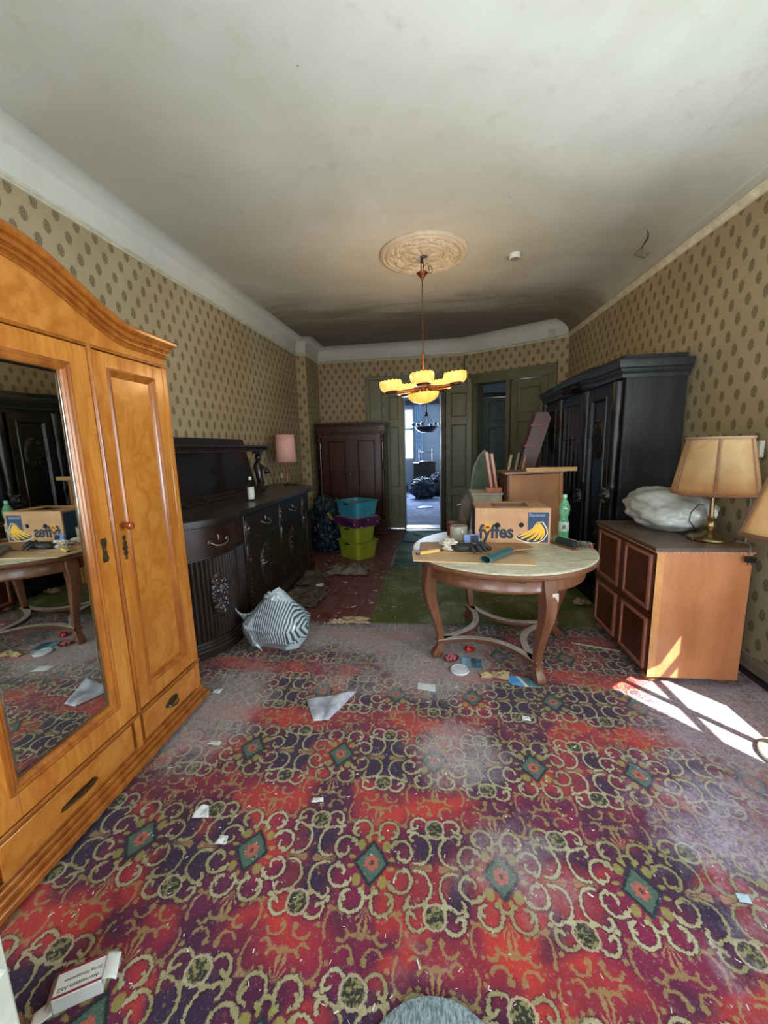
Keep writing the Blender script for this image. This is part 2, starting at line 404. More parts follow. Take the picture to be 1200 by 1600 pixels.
# ------------------------------------------------------------------ the room
PL0, PL1 = (-2.558, -.90), (-2.33, 6.90)
P2, P3, P4, P5, P6 = (-2.17, 6.93), (-2.16, 7.66), (.58, 7.60), (2.10, 6.69), (2.29, -.90)
CH = 3.46
def wall(name, a, b, z1=CH, openings=(), th=.22, mat=None, u0=0, v0=0, ext=(0, 0)):
    """wall slab whose inner face runs from a to b (room on the right-hand side walking a->b), outside on the left"""
    a = Vector(a); b = Vector(b); d = (b-a); L = d.length; d /= L; nrm = Vector((-d.y, d.x))
    mb = MB(); xs = sorted({-ext[0], L+ext[1]} | {o[0] for o in openings} | {o[1] for o in openings})
    for i in range(len(xs)-1):
        s0, s1 = xs[i], xs[i+1]; zs = [(0, z1)]
        for o in openings:
            if o[0] <= s0+1e-6 and o[1] >= s1-1e-6: zs = [q for q in ((0, o[2]), (o[3], z1)) if q[1]-q[0] > 1e-4]
        for za, zb in zs:
            vs = []
            for z in (za, zb):
                for s_, t_ in ((s0, 0), (s1, 0), (s1, th), (s0, th)):
                    p = a+d*s_+nrm*t_; vs.append((p.x, p.y, z))
            mb.add(vs, [(0, 3, 2, 1), (4, 5, 6, 7), (0, 1, 5, 4), (1, 2, 6, 5), (2, 3, 7, 6), (3, 0, 4, 7)])
    o = mb.build(name, mat or M_WALL, smooth=0); me = o.data; uv = me.uv_layers.new(name='UVMap')
    for lp in me.loops:
        p = me.vertices[lp.vertex_index].co; q = Vector((p.x, p.y))-a
        uv.data[lp.index].uv = (q.dot(d)-u0, p.z-v0)
    return struct(o)
# openings
DIAG = (Vector(P5)-Vector(P4)).normalized()
def dg(s, off=0):   # point along the slanted wall, off = into the room
    p = Vector(P4)+DIAG*s+Vector((DIAG.y, -DIAG.x))*off; return (p.x, p.y)
wall('wall_left', PL0, PL1, u0=3.21, v0=3.169)
wall('wall_chimney_front', PL1, P2, u0=.04, v0=3.169, th=.3)
wall('wall_chimney_side', P2, P3, u0=.0, v0=3.1, th=.3)
wall('wall_back', P3, P4, openings=[(1.24, 2.35, 0, 2.78)], u0=.125, v0=3.143, th=.26)
wall('wall_slanted', P4, P5, openings=[(.25, 1.49, 0, 2.70)], u0=.05, v0=3.16, th=.26, ext=(-.02, 0))
_L = (Vector(P6)-Vector(P5)).length
def sy(y): return (6.69-y)/(6.69+.90)*_L
wall('wall_right', P5, P6, openings=[(sy(1.80), sy(.90), .75, 2.06)], u0=sy(3.157), v0=3.086, th=.22)  # opening of the assumed side window, sized to shape the sun patch
wall('wall_front', P6, PL0, th=.2, u0=0, v0=0)
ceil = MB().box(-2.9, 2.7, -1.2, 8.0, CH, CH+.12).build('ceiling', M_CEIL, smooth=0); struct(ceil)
# cove and picture rail round the room; path runs so that its left normal points into the room
ROOM = [P6, P5, P4, P3, P2, PL1, PL0]
cv = [(0, 3.225), (.012, 3.235)]+[(.17-.158*math.cos(R(a)), 3.30+.158*math.sin(R(a))) for a in range(0, 91, 10)]+[(.0, 3.459)]
for i, nm in ((0, 'right'), (1, 'slanted'), (2, 'back'), (3, 'chimney_side'), (4, 'chimney_front'), (5, 'left')):
    pass
def room_run(prof, idx0, idx1, name, mat):
    """sweep prof along ROOM[idx0..idx1], mitring with the neighbours"""
    n = len(ROOM); mb = MB(); k = len(prof); vs = []
    for i in range(idx0, idx1+1):
        p = Vector(ROOM[i]); a = Vector(ROOM[i-1]); b = Vector(ROOM[(i+1) % n])
        d1 = (p-a).normalized(); d2 = (b-p).normalized(); n1 = Vector((-d1.y, d1.x)); n2 = Vector((-d2.y, d2.x)); nn = (n1+n2).normalized(); s = 1/max(.3, nn.dot(n1))
        for o, h in prof: q = p+nn*o*s; vs.append((q.x, q.y, h))
    fs = [tuple(range(k)), tuple(reversed(range((idx1-idx0)*k, (idx1-idx0+1)*k)))]
    for i in range(idx1-idx0):
        for q in range(k): q2 = (q+1) % k; fs.append((i*k+q, (i+1)*k+q, (i+1)*k+q2, i*k+q2))
    return struct(mb.add(vs, fs).build(name, mat, smooth=50))
cvr = [(0, 3.25), (.02, 3.26)]+[(.50-.48*math.cos(R(a)), 3.27+.189*math.sin(R(a))) for a in range(0, 91, 6)]+[(.0, 3.4592)]
room_run(cvr, 0, 1, 'trim_1', M_CEIL)
room_run(cv, 1, 6, 'trim_2', M_COVE)
rail = [(0, 3.19), (.010, 3.193), (.012, 3.205), (.024, 3.212), (.026, 3.222), (.012, 3.232), (0, 3.232)]
railR = [(0, 3.185), (.014, 3.19), (.018, 3.215), (.034, 3.225), (.036, 3.245), (.014, 3.256), (0, 3.256)]
room_run(railR, 0, 1, 'trim_3', M_TRIM)
room_run(rail, 1, 6, 'trim_4', plain('rail_pale_paint', 'b7b39a', .5))
bb = [(0, 0), (.022, 0), (.022, .07), (.016, .085), (.012, .09), (.012, .10), (0, .105)]
room_run(bb, 0, 1, 'baseboard_right', M_BASE)
room_run(bb, 3, 6, 'baseboard_left', M_BASE)

# floor: red painted boards, each its own plank
M_PLANK = wood('red_painted_boards', '5a1714', '6b1d19', 1, rough=.42, dust='8d7f78', dustamt=.35)
M_SUB = plain('dark_floor_gap', '1a0d0b', .9)
fl = struct(MB().box(-2.75, 2.6, -1.2, 7.9, -.12, -.018).build('floor', M_SUB, smooth=0))
random.seed(4)
x = -2.30
pi = 0
while x < 2.2:
    wd = .262
    pl = MB().box(x+.0015, x+wd-.0015, 3.0, 7.66 if x < .35 else 6.75, -.018, 0).build('floorboard', M_PLANK, fl, smooth=0, bevel=.0025)
    x += wd; pi += 1
# carpets
def sheet(x0, x1, y0, y1, z, th, name, mat, wav=.0015, nx=60, ny=60, edge=None):
    mb = MB()
    def top(u, v):
        X_, Y_ = x0+(x1-x0)*u, y0+(y1-y0)*v
        e = edge(u, v) if edge else 0
        return (X_, Y_+e, z+th+wav*(1+nz(X_*1.4, Y_*1.4))*.5)
    mb.grid(top, nx, ny)
    n = nx; per = [i for i in range(nx)]+[nx*j+nx-1 for j in range(1, ny)]+[nx*(ny-1)+i for i in range(nx-2, -1, -1)]+[nx*j for j in range(ny-2, 0, -1)]
    base = len(mb.v)
    for i in per: p = mb.v[i]; mb.v.append((p[0], p[1], z))
    for q in range(len(per)):
        q2 = (q+1) % len(per); mb.f.append((per[q], base+q, base+q2, per[q2]))
    return mb.build(name, mat)
tag(sheet(-2.42, 2.10, -.80, 3.37, .0005, .0035, 'patterned_carpet', M_CARPET, edge=lambda u, v: .012*nz(u*14, 0, 3)*(v > .9)), 'red and navy scrollwork carpet covering the near half of the floor, dusted grey', 'carpet')
tag(sheet(-.585, 1.60, 3.385, 5.12, .0005, .0035, 'olive_carpet', M_OLIVE, edge=lambda u, v: .01*nz(u*9, 0, 1)), 'olive green dusty carpet under and behind the round table', 'carpet')
tag(sheet(-.55, .98, 5.13, 7.42, .0005, .0035, 'teal_carpet', M_TEAL), 'dull teal green carpet in front of the far doorway', 'carpet')

# assumed off-camera windows: frames on the solid front wall, small opening in right wall
def casement(name, w_, h_, root_loc, rz, frost=False):
    fr = frame_mb(0, w_, 0, h_, .06, -.03, .03); fr.box(w_/2-.025, w_/2+.025, -.025, .025, .06, h_-.06); fr.box(.06, w_-.06, -.02, .02, h_*.62-.02, h_*.62+.02)
    o = fr.build(name, plain('window_white_paint', 'd8d8d0', .4), None, bevel=.004); o.location = root_loc; o.rotation_euler = (0, 0, rz); struct(o); return o
casement('assumed_window_1', 1.1, 2.0, (-1.5, -.86, .85), 0)
casement('assumed_window_2', 1.1, 2.0, (.6, -.86, .85), 0)
_q = Vector(P5)+(Vector(P6)-Vector(P5)).normalized()*sy(1.80)
wr = frame_mb(0, .90, 0, 1.31, .03, -.02, .02); wr.box(.51, .525, -.015, .015, .03, 1.28); wr.box(.03, .87, -.012, .012, .60, .66)
o = wr.build('assumed_window_3', plain('window_white_paint', 'd8d8d0', .4), None); o.location = (_q.x+.12, _q.y, .75); o.rotation_euler = (0, 0, R(-88.6)); struct(o)

# ------------------------------------------------------------------ doors
def leaf_parts(w_, h_, th=.04, panels=((.20, .66), (.80, 1.96), (2.08, 2.52)), st=.085, mat=None, matp=None, parent=None, struct_name=None, both=False, handle=None):
    mat = mat or M_GREEN
    mb = MB().box(0, st, 0, th, 0, h_).box(w_-st, w_, 0, th, 0, h_)
    zs = [0]+[z for p in panels for z in p]+[h_]
    for i in range(0, len(zs), 2): mb.box(st, w_-st, 0, th, zs[i], zs[i+1])
    o = mb.build(struct_name or 'door_leaf', mat, parent, bevel=.003)
    for za, zb in panels:
        MB().box(st, w_-st, .012, th-.008, za, zb).build('panel', matp or mat, o, smooth=0)
        moulding_rect(st, w_-st, za, zb, [(0, .0), (0, -.006), (.010, -.008), (.016, .0), (.022, .003), (.030, .012)]).build('panel_moulding', mat, o)
        q = .05
        MB().box(st+q, w_-st-q, .006, .012, za+q, zb-q).build('raised_field', matp or mat, o, bevel=.004)
    return o
# doorway 1 (back wall): fixed leaf left, open to the far room
dx0 = -2.16+1.24; dx1 = -2.16+2.35
by = 7.62
lf = leaf_parts(.365, 2.72, struct_name='door_1'); lf.location = (-.905, 7.63, .02); struct(lf)
def casing(name, pts_out, wd, y_off, mat): pass
c1 = MB().box(-1.235, -1.17, 7.575, 7.64, 0, 2.90).box(-1.17, -.945, 7.59, 7.64, 0, 2.82).box(-.945, -.925, 7.575, 7.64, 0, 2.78)
c1.box(-1.235, .56, 7.565, 7.635, 2.83, 2.90).box(-1.17, .56, 7.585, 7.635, 2.74, 2.83)
struct(c1.build('trim_5', M_GREEN, bevel=.006))
c2 = MB().box(.165, .24, 7.50, 7.84, 0, 2.76)
struct(c2.build('trim_6', M_DARKJ, bevel=.01))
c3 = MB().tube([(.148, 7.56, 0), (.148, 7.56, 2.74)], .012, 8)
struct(c3.build('trim_7', plain('pale_edge_paint', 'c9c4b4', .3)))
c4 = MB().box(-.55, -.52, 7.60, 7.86, .02, 2.72).box(-.95, .2, 7.62, 7.86, 2.72, 2.78)
struct(c4.build('trim_8', M_GREEN, bevel=.005))
# leaf swung into the room, standing in front of the corner
l2 = leaf_parts(.46, 2.68, mat=M_GREEND, struct_name='door_2'); l2.location = (.255, 7.50, .02); l2.rotation_euler = (0, 0, R(-9)); struct(l2)
# threshold strip; its pale colour paints in the daylight falling on it
struct(MB().box(-.55, .16, 7.58, 7.90, 0, .012).build('trim_9', plain('lit_threshold', '8d8c8a', .35), bevel=.004))
# doorway 2 (slanted wall)
ang = math.atan2(DIAG.y, DIAG.x)
l3 = leaf_parts(.60, 2.64, mat=M_GREEND, struct_name='door_3', st=.11); px_, py_ = dg(.875, -.03); l3.location = (px_, py_, .02); l3.rotation_euler = (0, 0, ang); struct(l3)
MD = Matrix.Translation((P4[0], P4[1], 0)) @ Matrix.Rotation(ang, 4, 'Z')
c5 = MB().box(.15, .25, -.03, .0, 0, 2.78, MD).box(.80, .87, -.035, .05, 0, 2.70, MD).box(.81, .855, -.05, -.035, 0, 2.70, MD)
c5.box(.25, .262, .0, .27, 0, 2.70, MD).box(1.478, 1.49, .0, .27, 0, 2.70, MD).box(.25, 1.49, .0, .27, 2.672, 2.70, MD).box(.15, 1.60, -.035, .0, 2.665, 2.80, MD).box(1.49, 1.60, -.035, .0, 0, 2.70, MD).box(.10, 1.62, -.045, .0, 2.78, 2.84, MD).box(1.57, 1.62, -.045, 0, 0, 2.80, MD)
struct(c5.build('trim_10', M_GREEND, bevel=.006))

# ------------------------------------------------------------------ far room and hall beyond the doorways
M_FARW = plain('far_room_wall_paint', '9aa4ad', .8, var=.05, scale=2)
M_FARF = dusty_carpet('far_room_carpet', '6d7590', '8189a6', 'a3a9bd', (1, 1, 1))
struct(MB().box(-2.6, .62, 7.88, 14.0, -.10, .0).build('floor_far_room', M_FARF, smooth=0))
struct(MB().box(-2.6, .62, 7.92, 14.0, 3.3, 3.4).build('ceiling_far_room', plain('far_ceiling', 'a9adb0', .8), smooth=0))
struct(MB().box(-2.7, -2.6, 7.9, 14.0, 0, 3.4).build('wall_far_left', M_FARW, smooth=0))
struct(MB().box(.60, .70, 7.87, 14.0, 0, 3.4).build('wall_far_right', M_FARW, smooth=0))
fw = MB().box(-2.6, -1.15, 13.7, 13.9, 0, 3.4).box(-.62, .62, 13.7, 13.9, 0, 3.4).box(-1.15, -.62, 13.7, 13.9, 0, 1.15).box(-1.15, -.62, 13.7, 13.9, 2.85, 3.4)
struct(fw.build('wall_far_back', M_FARW, smooth=0))
fr = frame_mb(-1.15, -.62, 1.15, 2.85, .045, 13.70, 13.76).box(-1.15, -.62, 13.70, 13.76, 2.14, 2.21)
struct(fr.build('window_4', plain('window_white_paint', 'd8d8d0', .4), bevel=.004))
struct(MB().box(-2.6, .6, 13.55, 13.7, 2.98, 3.12).build('trim_11', plain('dark_curtain_pelmet', '3a3a40', .8), bevel=.01))
tag(MB().grid(lambda u, v: (-.60+.26*u+.01*math.sin(v*3), 13.60+.025*math.sin(u*26), .9+2.08*v), 40, 12).build('curtain', plain('pale_blue_curtain_cloth', '9fb6cc', .8), solid=.006), 'pale blue curtain beside the bright window of the far room', 'curtain')
# hall behind the slanted wall
M_HALL = plain('hall_wall_paint', 'a9b4ba', .8, var=.05)
HP = [(.72, 7.80), dg(.13, -.20), dg(1.80, -.24), (3.2, 6.3), (3.2, 10.3), (.72, 10.3)]
struct(MB().prism(HP, -.10, -.02).build('floor_hall', plain('hall_floor', '3b342d', .6), smooth=0))
struct(MB().prism(HP, 3.3, 3.4).build('ceiling_hall', plain('far_ceiling', 'a9adb0', .8), smooth=0))
struct(MB().box(.72, 3.2, 10.2, 10.3, 0, 3.4).build('wall_hall_back', M_HALL, smooth=0))
struct(MB().box(3.1, 3.2, 6.3, 10.3, 0, 3.4).build('wall_hall_right', M_HALL, smooth=0))
struct(MB().box(2.32, 3.2, 6.2, 6.3, 0, 3.4).build('wall_hall_front', M_HALL, smooth=0))
l4 = leaf_parts(.75, 2.58, mat=plain('hall_door_green_paint', '5d6a5c', .5), struct_name='door_4', st=.12); l4.location = (1.10, 9.0, 0); l4.rotation_euler = (0, 0, R(-4)); struct(l4)
struct(MB().box(.72, 2.4, 8.98, 9.1, 2.60, 2.70).build('trim_12', plain('hall_head_trim_dark', '2e2c28', .5), bevel=.01))

# ------------------------------------------------------------------ furniture materials
M_ORANGE = wood('amber_birch_veneer', 'a45f20', 'c08036', 2, 2.2, .26, 7, coat=.35, fine=.3)
M_ORANGEH = wood('amber_birch_veneer_crosswise', 'a45f20', 'c08036', 1, 2.2, .28, 7, coat=.3, fine=.3)
M_BURL = wood('figured_birch_veneer', 'a4621e', 'b87a34', 2, 1.8, .24, 3.2, coat=.4, fine=.15, figure=.6)
M_OMOULD = wood('amber_moulding', '824616', 'a26224', 2, 2.4, .25, 7, coat=.4, fine=.35)
M_BRASSD = plain('aged_dark_brass', '5a4d30', .42, .8, var=.3, scale=40)
M_BRASS = plain('polished_brass', '8f7d54', .3, .9, var=.15, scale=20)
M_AMBERKNOB = plain('amber_polished_knob', '8c3a10', .12, coat=.8)
M_DARKOAK = wood('blackened_oak', '17110e', '261b16', 2, 3, .38, 8, coat=.15, dust='6f6a62', dustamt=.65)
M_DARKOAKH = wood('blackened_oak_crosswise', '17110e', '2a1c16', 1, 3, .36, 8, coat=.2, dust='5d5a52', dustamt=.75)
M_CARVE = plain('blackened_carving', '241c18', .34, var=.3, scale=30, coat=.2)
M_EBON = wood('ebonised_wardrobe_wood', '080706', '110e0c', 2, 3, .42, 8, coat=.06, fine=.3)
M_EBONS = wood('ebonised_side_panel_sheen', '1c1f1f', '2a2e2d', 2, 2.2, .42, 6, coat=.12, fine=.35)  # lighter, bluer ebony: window sheen on the near side painted into the colour
M_MAHOG = wood('mahogany_veneer', '34150a', '4a2010', 2, 2.6, .3, 7, coat=.3)
M_MAHOGD = wood('mahogany_dark', '260f09', '3a180e', 2, 2.6, .35, 7, coat=.2)
M_CABS = wood('orange_cabinet_side_veneer', 'ad6f45', 'bd8158', 2, 1.6, .38, 5, coat=.15, fine=.18)
M_CABF = wood('redbrown_cabinet_front', '40180c', '542210', 2, 2.4, .35, 7, coat=.2, fine=.3)
M_CABT = wood('cabinet_top_dusty_brown', '4e362a', '5e4436', 0, 2.4, .4, 7, dust='7b6d62', dustamt=.6)
M_CABM = plain('cabinet_pale_moulding', '8e5a46', .4)
def glassmat(name, col, rough=.02, ior=1.45, trans=1.0):
    t = NT(name); n = t.noise(t.coord(), 20, 2, .5); t.set(color=t.mix(t.ss(n, .3, .7)*.2, lin(col), lin('ffffff')), rough=rough, trans=trans, ior=ior); return t.mat
def mirrormat():
    t = NT('silvered_mirror_glass'); n = t.noise(t.coord(), 6, 5, .7)
    t.set(color=t.mix(t.ss(n, .5, .8)*.25, lin('d6dcd6'), lin('8f9690')), rough=.015, metal=1.0); return t.mat

# ---- tall amber wardrobe with mirror door (left). local x = along the wall, front at y=0 facing -y
WR = thing('mirror_wardrobe', 'tall amber birch wardrobe with arched cornice and mirrored middle door', 'wardrobe', (-1.50, .37, .0056), R(90))
W_ = 1.79
MB().box(.01, W_-.01, .02, .60, .12, 2.08).build('carcass', M_ORANGE, WR, bevel=.003)
p = [(0, .03), (0, -.022), (.0, -.022)]
basep = MB().box(-.035, W_+.035, -.045, .60, .030, .062).box(-.022, W_+.022, -.030, .60, .062, .088).box(-.012, W_+.012, -.018, .60, .088, .112)
basep.build('base_moulding', M_OMOULD, WR, bevel=.006)
for q in (.10, 1.22, 1.74):
    MB().lathe([(.03, 0), (.045, .008), (.05, .02), (.035, .032)], 20, (q, .03, 0)).build('bun_foot', M_MAHOG, WR)
    MB().lathe([(.03, 0), (.045, .008), (.05, .02), (.035, .032)], 20, (q, .54, 0)).build('bun_foot', M_MAHOG, WR)
mid = MB().box(0, W_, -.022, .02, .285, .30).box(0, W_, -.012, .02, .272, .285).box(0, W_, -.006, .02, .112, .125)
mid.build('waist_rail', M_OMOULD, WR, bevel=.004)
# drawers
def wr_drawer(x0, x1, hx, kind):
    d = MB().box(x0, x1, -.012, .02, .130, .268).build('drawer', M_ORANGEH, WR, bevel=.004)
    if kind == 'wide':
        h = MB(); 
        h.tube([(hx-.072, -.014, .192), (hx-.066, -.030, .196), (hx-.03, -.044, .202), (hx, -.047, .204), (hx+.03, -.044, .202), (hx+.066, -.030, .196), (hx+.072, -.014, .192)], [.009, .010, .011, .0115, .011, .010, .009], 10, flat=.6)
        h.prism([(hx-.085, .182), (hx-.06, .196), (hx, .200), (hx+.06, .196), (hx+.085, .182), (hx+.06, .172), (hx, .180), (hx-.06, .172)], -.0155, -.012, 'y')
        h.build('cup_handle', M_BRASSD, d)
    else:
        h = MB(); relief(h, hx, .196, .055, .026, -.0125, .008, 3, 20); h.tube([(hx-.035, -.018, .19), (hx-.03, -.032, .180), (hx, -.038, .176), (hx+.03, -.032, .180), (hx+.035, -.018, .19)], .005, 8)
        h.build('drop_handle', M_BRASSD, d)
wr_drawer(.60, 1.215, .905, 'wide'); wr_drawer(1.295, 1.74, 1.51, 'n'); wr_drawer(.065, .525, .31, 'n')
for q in (.545, 1.235): MB().box(q, q+.04, -.014, .02, .112, .285).build('stile', M_ORANGE, WR, bevel=.006)
for q in (.0, W_-.045): MB().box(q, q+.045, -.012, .02, .112, 2.07).build('stile', M_ORANGE, WR, bevel=.006)
# narrow doors
def narrow(x0, x1, knobside):
    d = MB(); w1 = .075; d.box(x0, x0+w1, -.014, .012, .305, 2.055).box(x1-w1, x1, -.014, .012, .305, 2.055).box(x0+w1, x1-w1, -.014, .012, .305, .395).box(x0+w1, x1-w1, -.014, .012, 1.985, 2.055)
    d = d.build('narrow_door', M_ORANGE, WR, bevel=.003)
    MB().box(x0+w1, x1-w1, -.002, .01, .395, 1.985).build('figured_panel', M_BURL, d, smooth=0)
    moulding_rect(x0+w1, x1-w1, .395, 1.985, [(-.006, -.014), (-.002, -.022), (.006, -.024), (.014, -.016), (.02, -.012), (.028, -.006), (.032, -.002)]).build('panel_moulding', M_OMOULD, d)
    kx = x0+.04 if knobside < 0 else x1-.04
    MB().lathe([(.007, 0), (.007, .02), (.016, .028), (.021, .040), (.018, .052), (.006, .058), (0, .058)], 24, (0, 0, 0), T(kx, -.014, 1.255, 0, R(90))).build('knob', M_AMBERKNOB, d)
    k = MB(); 
    for zz, rr in ((1.195, .012), (1.17, .014), (1.145, .016), (1.118, .014), (1.095, .009)): k.lathe([(rr, 0), (rr, .002), (rr*.5, .004), (0, .004)], 14, (0, 0, 0), T(kx, -.014, zz, 0, R(90)))
    k.build('keyhole_plate', M_BRASSD, d)
narrow(1.285, 1.745, -1); narrow(.055, .515, 1)
# rounded beads either side of the mirror door
for q in (1.268, .552): MB().tube([(q, -.016, .305), (q, -.016, 2.06)], .012, 10).build('corner_bead', M_OMOULD, WR)
# mirror door
x0, x1 = .565, 1.255
md = MB(); md.box(x0, x0+.125, -.018, .008, .305, 2.055).box(x1-.125, x1, -.018, .008, .305, 2.055).box(x0+.125, x1-.125, -.018, .008, .305, .435).box(x0+.125, x1-.125, -.018, .008, 1.945, 2.055)
md = md.build('mirror_door', M_ORANGE, WR, bevel=.003)
moulding_rect(x0+.125, x1-.125, .435, 1.945, [(-.030, -.018), (-.026, -.026), (-.018, -.030), (-.010, -.024), (-.004, -.026), (.004, -.020), (.008, -.010), (.010, .0)]).build('mirror_moulding', M_OMOULD, md)
MB().box(x0+.125, x1-.125, -.001, .006, .435, 1.945).build('mirror_glass', mirrormat(), md, smooth=0)
moulding_rect(x0+.131, x1-.131, .441, 1.939, [(0, -.0015), (.016, -.0045), (.018, -.0015)]).build('mirror_bevel', glassmat('bevelled_glass_edge', 'c9d4d0', .05), md)
k = MB(); 
k.prism([(-.012, -.055), (.012, -.055), (.018, -.04), (.012, -.02), (.010, 0), (.012, .02), (.018, .04), (.012, .055), (-.012, .055), (-.018, .04), (-.012, .02), (-.010, 0), (-.012, -.02), (-.018, -.04)], -.021, -.018, 'y', T(x1-.055, 0, 1.165))
k.build('keyhole_plate', M_BRASSD, md)
MB().lathe([(.006, 0), (.006, .003), (0, .003)], 12, (0, 0, 0), T(x1-.055, -.021, 1.165, 0, R(90))).build('keyhole', M_BRASS, md)
# cornice: frieze board with arched top, swept mouldings
def archz(u):
    t = abs(u-W_/2)/(W_/2); t = min(1, max(0, (t-.06)/.66)); return .185*(1-t*t*(3-2*t))
N = 60; fz = []
for i in range(N+1): u = W_*i/N; fz.append((u, 2.115+archz(u)))
MB().prism([(0, 2.07)]+[(W_, 2.07)]+fz[::-1], -.002, .60, 'y').build('frieze', M_ORANGEH, WR, smooth=30)
MB().box(-.004, W_+.004, -.016, .02, 2.06, 2.075).build('frieze_bead', M_OMOULD, WR, bevel=.003)
# moulding profile in (outward, up) swept along arch plus side returns
cp = [(.0, 0), (.008, 0), (.012, .006), (.009, .013), (.009, .018), (.020, .019), (.022, .030), (.016, .037), (.016, .042), (.030, .043), (.034, .058), (.030, .068), (.044, .070), (.052, .078), (.054, .090), (.048, .100), (.0, .100)]
mb = MB(); k = len(cp); vs = []; fs = []
stations = [('L', 0)]+[('F', i) for i in range(N+1)]+[('R', 0)]
for kind, i in stations:
    for o, h in cp:
        if kind == 'L': vs.append((-o, .60, 2.11+h))
        elif kind == 'R': vs.append((W_+o, .60, 2.11+h))
        else:
            u = W_*i/N; uu = u-(o if i == 0 else 0)+(o if i == N else 0); vs.append((uu, -o-.002, 2.11+archz(u)+h))
for a in range(len(stations)-1):
    for q in range(k): q2 = (q+1) % k; fs.append((a*k+q, (a+1)*k+q, (a+1)*k+q2, a*k+q2))
mb.add(vs, fs); mb.build('arched_cornice', M_OMOULD, WR, smooth=32)

# ---- long dark sideboard behind it
SB = thing('sideboard', 'long black carved oak sideboard with bowed fluted end and raised back', 'sideboard', (-1.66, 2.30, .0056), R(90))
SW = 3.30
def sbf(u):  # front line of the body: local y (negative = toward the room) along local x
    u = max(u, 0)
    if u < .75: q = u/.75; return .46*(1-math.sin(PI/2*q)**.9)-.055*math.sin(PI*min(1, q))**1.0
    if u < 1.1: q = (u-.75)/.35; return .0-.0*q
    if u > SW-.75: q = (SW-min(u, SW))/.75; return .46*(1-math.sin(PI/2*q)**.9)-.055*math.sin(PI*min(1, q))
    return 0
def plan(off, u0, u1, n=80, back=.72):
    f = []
    for i in range(n+1):
        u = u0+(u1-u0)*i/n; e = 1e-3; d = (sbf(u+e)-sbf(u-e))/(2*e); l = math.hypot(1, d); f.append((u+off*d/l, sbf(u)-off/l))
    return f+[(u1+off, back), (u0, back)]
MB().prism(plan(0, 0, SW), .12, 1.04, 'z').build('carcass', M_DARKOAK, SB, smooth=30)
MB().prism(plan(.05, 0, SW), .03, .085, 'z').prism(plan(.035, 0, SW), .085, .11, 'z').prism(plan(.02, 0, SW), .11, .13, 'z').build('plinth', M_DARKOAKH, SB, smooth=30)
for q in ((.95, .02), (2.30, .05), (.4, .55), (2.9, .5)):
    MB().lathe([(.04, 0), (.055, .01), (.05, .04)], 18, (q[0], q[1]+.03, 0)).build('bun_foot', M_DARKOAK, SB)
tp = MB().prism(plan(.03, 0, SW), 1.035, 1.05, 'z').prism(plan(.05, 0, SW), 1.05, 1.062, 'z').prism(plan(.065, 0, SW), 1.062, 1.098, 'z')
tp = tp.build('top', M_DARKOAKH, SB, smooth=30)
bm = MB(); f = plan(.052, .3, SW-.02, 150)[:-2]
for q in f[::1]: bm.lathe([(.0, -.006), (.006, 0), (0, .006)], 6, (q[0], q[1], 1.043))
bm = bm.build('bead_row', M_CARVE, SB); bm['kind'] = 'stuff'
def curved_slab(u0, u1, z0, z1, off, fl=0, per=.0, n=90, name='', mat=None, parent=None):
    mb = MB(); P_ = []
    for i in range(n+1):
        u = u0+(u1-u0)*i/n; e = 1e-3; d = (sbf(u+e)-sbf(u-e))/(2*e); l = math.hypot(1, d)
        o = off+(fl*abs(math.sin(PI*(u-u0)/per)) if fl else 0); P_.append((u+o*d/l, sbf(u)-o/l))
    poly = P_+[(u1, sbf(u1)+.01), (u0, sbf(u0)+.01)] if False else P_+[(p_[0], p_[1]+off+.004) for p_ in reversed([(u0+(u1-u0)*i/n, sbf(u0+(u1-u0)*i/n)) for i in range(n+1)])]
    mb.prism(poly, z0, z1, 'z'); return mb.build(name, mat, parent, smooth=60 if fl else 30)
curved_slab(.0, .90, .80, .81, .014, name='rail_bead', mat=M_CARVE, parent=SB)
dA = curved_slab(.0, .885, .15, .79, .006, fl=.011, per=.0295, n=240, name='fluted_door', mat=M_DARKOAK, parent=SB)
om = MB(); relief(om, 0, 0, .075, .195, 0, .028, 2, 26)
def on_front(u, off=.012):
    e = 1e-3; d = (sbf(u+e)-sbf(u-e))/(2*e); return T(u, sbf(u)-off, 0, math.atan(d))
def oval_ring(rx, rz, r=.006, n=48): return MB().tube([(rx*math.cos(2*PI*i/n), 0, rz*math.sin(2*PI*i/n)) for i in range(n+1)], r, 8)
def put_relief(u, z, rx, rz, parent, seed, off=.012, ring=True, depth=.028):
    mb = MB(); relief(mb, 0, 0, rx, rz, 0, depth, seed, 26, M=on_front(u, off) @ Matrix.Translation((0, 0, z)))
    o = mb.build('oval_carving', M_CARVE, parent, smooth=70)
    if ring:
        rg = oval_ring(rx*1.07, rz*1.04); rg.v = [tuple(on_front(u, off) @ Matrix.Translation((0, 0, z)) @ Vector(p)) for p in rg.v]
        rg.build('oval_rim', M_CARVE, o)
put_relief(.46, .49, .085, .185, dA, 2, .024, ring=False)
for u0, u1 in ((1.005, 1.70), (1.78, 2.44)):
    d = curved_slab(u0, u1, .15, .79, .008, name='door', mat=M_DARKOAK, parent=SB)
    put_relief((u0+u1)/2-.02, .475, .125 if u0 < 1.5 else .12, .215, d, 5+u0, .012)
